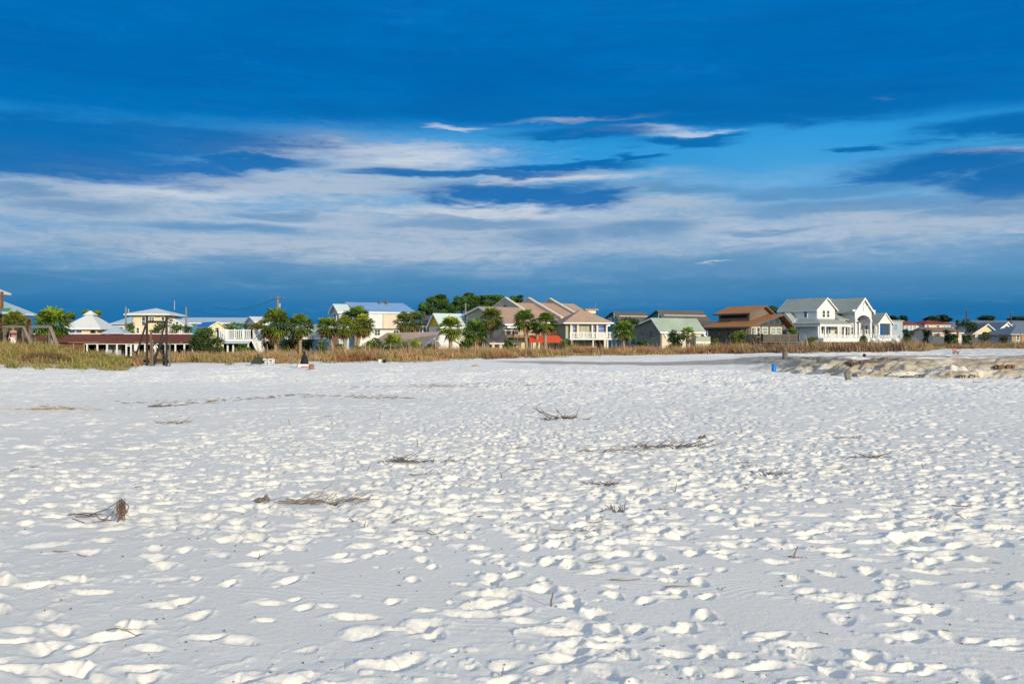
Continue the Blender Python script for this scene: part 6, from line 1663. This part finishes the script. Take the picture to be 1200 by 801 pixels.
cv5 = g.new('ShaderNodeCombineXYZ'); g.l.new(g.m('MULTIPLY_ADD', az, 0.11, 8.0), cv5.inputs[0]); g.l.new(g.m('MULTIPLY', el, 1.45), cv5.inputs[1])
n_str = g.noise(cv5.outputs[0], 1.0, 9, 0.6, 0.9)
n_mix = g.m('ADD', g.m('MULTIPLY', n_mix, .68), g.m('MULTIPLY', n_str, .32))


def rag(b, lo, hi, amt=1.0):
    """ragged cloud edge: soft body plus fine noise, then a threshold"""
    return g.ss(lo, hi, g.m('ADD', b, g.m('MULTIPLY', g.m('SUBTRACT', n_mix, .5), amt)))


veil = g.m('MULTIPLY', g.ss(3.9, 6.4, g.m('MULTIPLY_ADD', g.m('SUBTRACT', we, el), .45, el)), g.m('SUBTRACT', 1.0, g.ss(8.6, 10.2, we)))
veil = g.m('MULTIPLY', veil, g.ss(0.30, 0.66, g.m('ADD', g.m('MULTIPLY', n_big, .5), g.m('MULTIPLY', n_mix, .5))))
streak = union([blob(400, 178, 190, 20), blob(300, 215, 330, 26), blob(110, 235, 240, 34), blob(520, 265, 360, 42), blob(760, 245, 200, 30), blob(1000, 262, 330, 30), blob(420, 290, 500, 20), blob(640, 207, 210, 9), blob(430, 190, 170, 16)])
clear = union([blob(880, 185, 150, 34), blob(960, 215, 130, 24), blob(570, 158, 120, 12)])
wht = g.m('MAXIMUM', g.m('MULTIPLY', veil, .8), g.m('MULTIPLY', rag(streak, .0, 1.05, 1.5), 1.05))
wht = g.m('MULTIPLY', wht, g.m('SUBTRACT', 1.0, g.m('MULTIPLY', clear, .8)))
wht = g.m('MULTIPLY', wht, g.m('SUBTRACT', 1.0, g.m('MULTIPLY', g.ss(11.6, 14.0, el), .88)))
wht = g.m('MULTIPLY', wht, g.m('ADD', .45, g.m('MULTIPLY', .7, g.ss(.30, .62, g.m('ADD', g.m('MULTIPLY', n_det, .55), g.m('MULTIPLY', n_str, .45))))), clamp=True)
colr = g.mix(g.m('MULTIPLY', clear, .55), colr, srgb(66, 160, 218))
colr = g.mix(g.m('MULTIPLY', wht, .92, clamp=True), colr, srgb(172, 189, 208))
cre = union([blob(400, 172, 140, 9), blob(480, 183, 130, 8), blob(330, 178, 110, 8), blob(110, 197, 60, 6), blob(690, 139, 100, 5), blob(745, 153, 80, 6), blob(540, 147, 45, 4), blob(800, 157, 70, 5), blob(640, 210, 130, 5), blob(190, 224, 140, 9), blob(1155, 182, 70, 5), blob(1040, 114, 16, 3.5), blob(560, 247, 170, 9), blob(830, 313, 18, 1.8)])
colr = g.mix(g.m('MULTIPLY', rag(cre, .25, 1.15, 1.2), .85), colr, srgb(204, 212, 222))
drk = union([blob(60, 185, 200, 30), blob(225, 195, 75, 10), blob(290, 188, 95, 9), blob(150, 160, 270, 24), blob(540, 203, 160, 8), blob(660, 195, 115, 6), blob(600, 228, 135, 16), blob(690, 232, 60, 10), blob(745, 186, 36, 6), blob(690, 156, 90, 9), blob(800, 165, 70, 7),
             blob(1110, 198, 110, 19), blob(1185, 212, 70, 20), blob(1190, 150, 120, 18), blob(900, 122, 320, 24), blob(600, 128, 330, 12), blob(1000, 175, 45, 5)])
colr = g.mix(g.m('MULTIPLY', rag(drk, .20, .80, 1.75), .93), colr, srgb(6, 106, 176))
mid = union([blob(640, 277, 65, 14), blob(560, 262, 130, 9), blob(90, 243, 75, 10), blob(270, 268, 120, 7), blob(740, 270, 75, 12), blob(1020, 240, 180, 11), blob(960, 222, 130, 9), blob(1150, 245, 100, 9), blob(20, 225, 70, 7), blob(330, 250, 65, 6), blob(900, 268, 55, 4), blob(800, 222, 90, 8)])
colr = g.mix(g.m('MULTIPLY', rag(mid, .15, .9, 1.6), .62), colr, srgb(78, 136, 184))
low = union([blob(30, 318, 50, 3), blob(85, 323, 50, 2.5)])
colr = g.mix(g.m('MULTIPLY', low, .35), colr, srgb(110, 145, 190))
colr = g.mix(g.m('MULTIPLY', g.m('MULTIPLY', g.ss(.48, .72, g.m('ADD', g.m('MULTIPLY', n_fine, .7), g.m('MULTIPLY', n_slow, .3))), g.ss(11.5, 13.5, el)), .16), colr, srgb(30, 138, 212))
upd = g.ss(11.8, 13.5, el)
colr = g.mix(g.m('MULTIPLY', g.m('MULTIPLY', g.ss(.44, .66, g.m('ADD', g.m('MULTIPLY', n_fine, .55), g.m('MULTIPLY', n_str, .45))), upd), .55), colr, srgb(0, 92, 168))
colr = g.mix(g.m('MULTIPLY', g.m('MULTIPLY', g.ss(.50, .74, g.m('ADD', g.m('MULTIPLY', n_big, .6), g.m('MULTIPLY', n_det, .4))), upd), .4), colr, srgb(16, 126, 202))
# slow brightness drift in the upper deck
dv = g.m('ADD', g.m('MULTIPLY_ADD', g.m('SUBTRACT', n_big, .5), .26, 1.02), g.m('MULTIPLY', g.m('SUBTRACT', n_mix, .5), .14))
hsv = g.new('ShaderNodeHueSaturation'); g.l.new(colr, hsv.inputs['Color']); g.l.new(dv, hsv.inputs['Value'])
colr = hsv.outputs[0]
bg1 = g.new('ShaderNodeBackground'); g.l.new(colr, bg1.inputs[0]); bg1.inputs[1].default_value = 1.0
# clear evening sky behind and overhead, pale blue fill added over the physical sky
bg2 = g.new('ShaderNodeBackground'); g.l.new(sky.outputs[0], bg2.inputs[0]); bg2.inputs[1].default_value = 0.13
bg3 = g.new('ShaderNodeBackground'); bg3.inputs[0].default_value = (0.595, 0.74, 0.965, 1); bg3.inputs[1].default_value = 0.87
ad = g.new('ShaderNodeMixShader'); ad.inputs[0].default_value = 0.6; g.l.new(bg2.outputs[0], ad.inputs[1]); g.l.new(bg3.outputs[0], ad.inputs[2])
front = g.m('MULTIPLY', g.m('SUBTRACT', 1.0, g.ss(22, 44, el)), g.m('SUBTRACT', 1.0, g.ss(42, 80, g.m('ABSOLUTE', az))))
mx = g.new('ShaderNodeMixShader'); g.l.new(front, mx.inputs[0]); g.l.new(ad.outputs[0], mx.inputs[1]); g.l.new(bg1.outputs[0], mx.inputs[2])
g.l.new(mx.outputs[0], out.inputs[0])

# ------------------------------------------------------------------ camera
cam = bpy.data.cameras.new('Camera'); cam.lens = 35.0; cam.sensor_width = 36.0; cam.sensor_fit = 'HORIZONTAL'
cam.clip_start = 0.1; cam.clip_end = 20000
co = bpy.data.objects.new('Camera', cam); COL.objects.link(co); co.location = (0, 0, EYE); co.rotation_euler = (math.pi / 2, 0, 0)
SC.camera = co
SC.view_settings.view_transform = 'Standard'; SC.view_settings.look = 'None'; SC.view_settings.exposure = 0; SC.view_settings.gamma = 1
SC.cycles.use_denoising = True
SC.cycles.max_bounces = 6
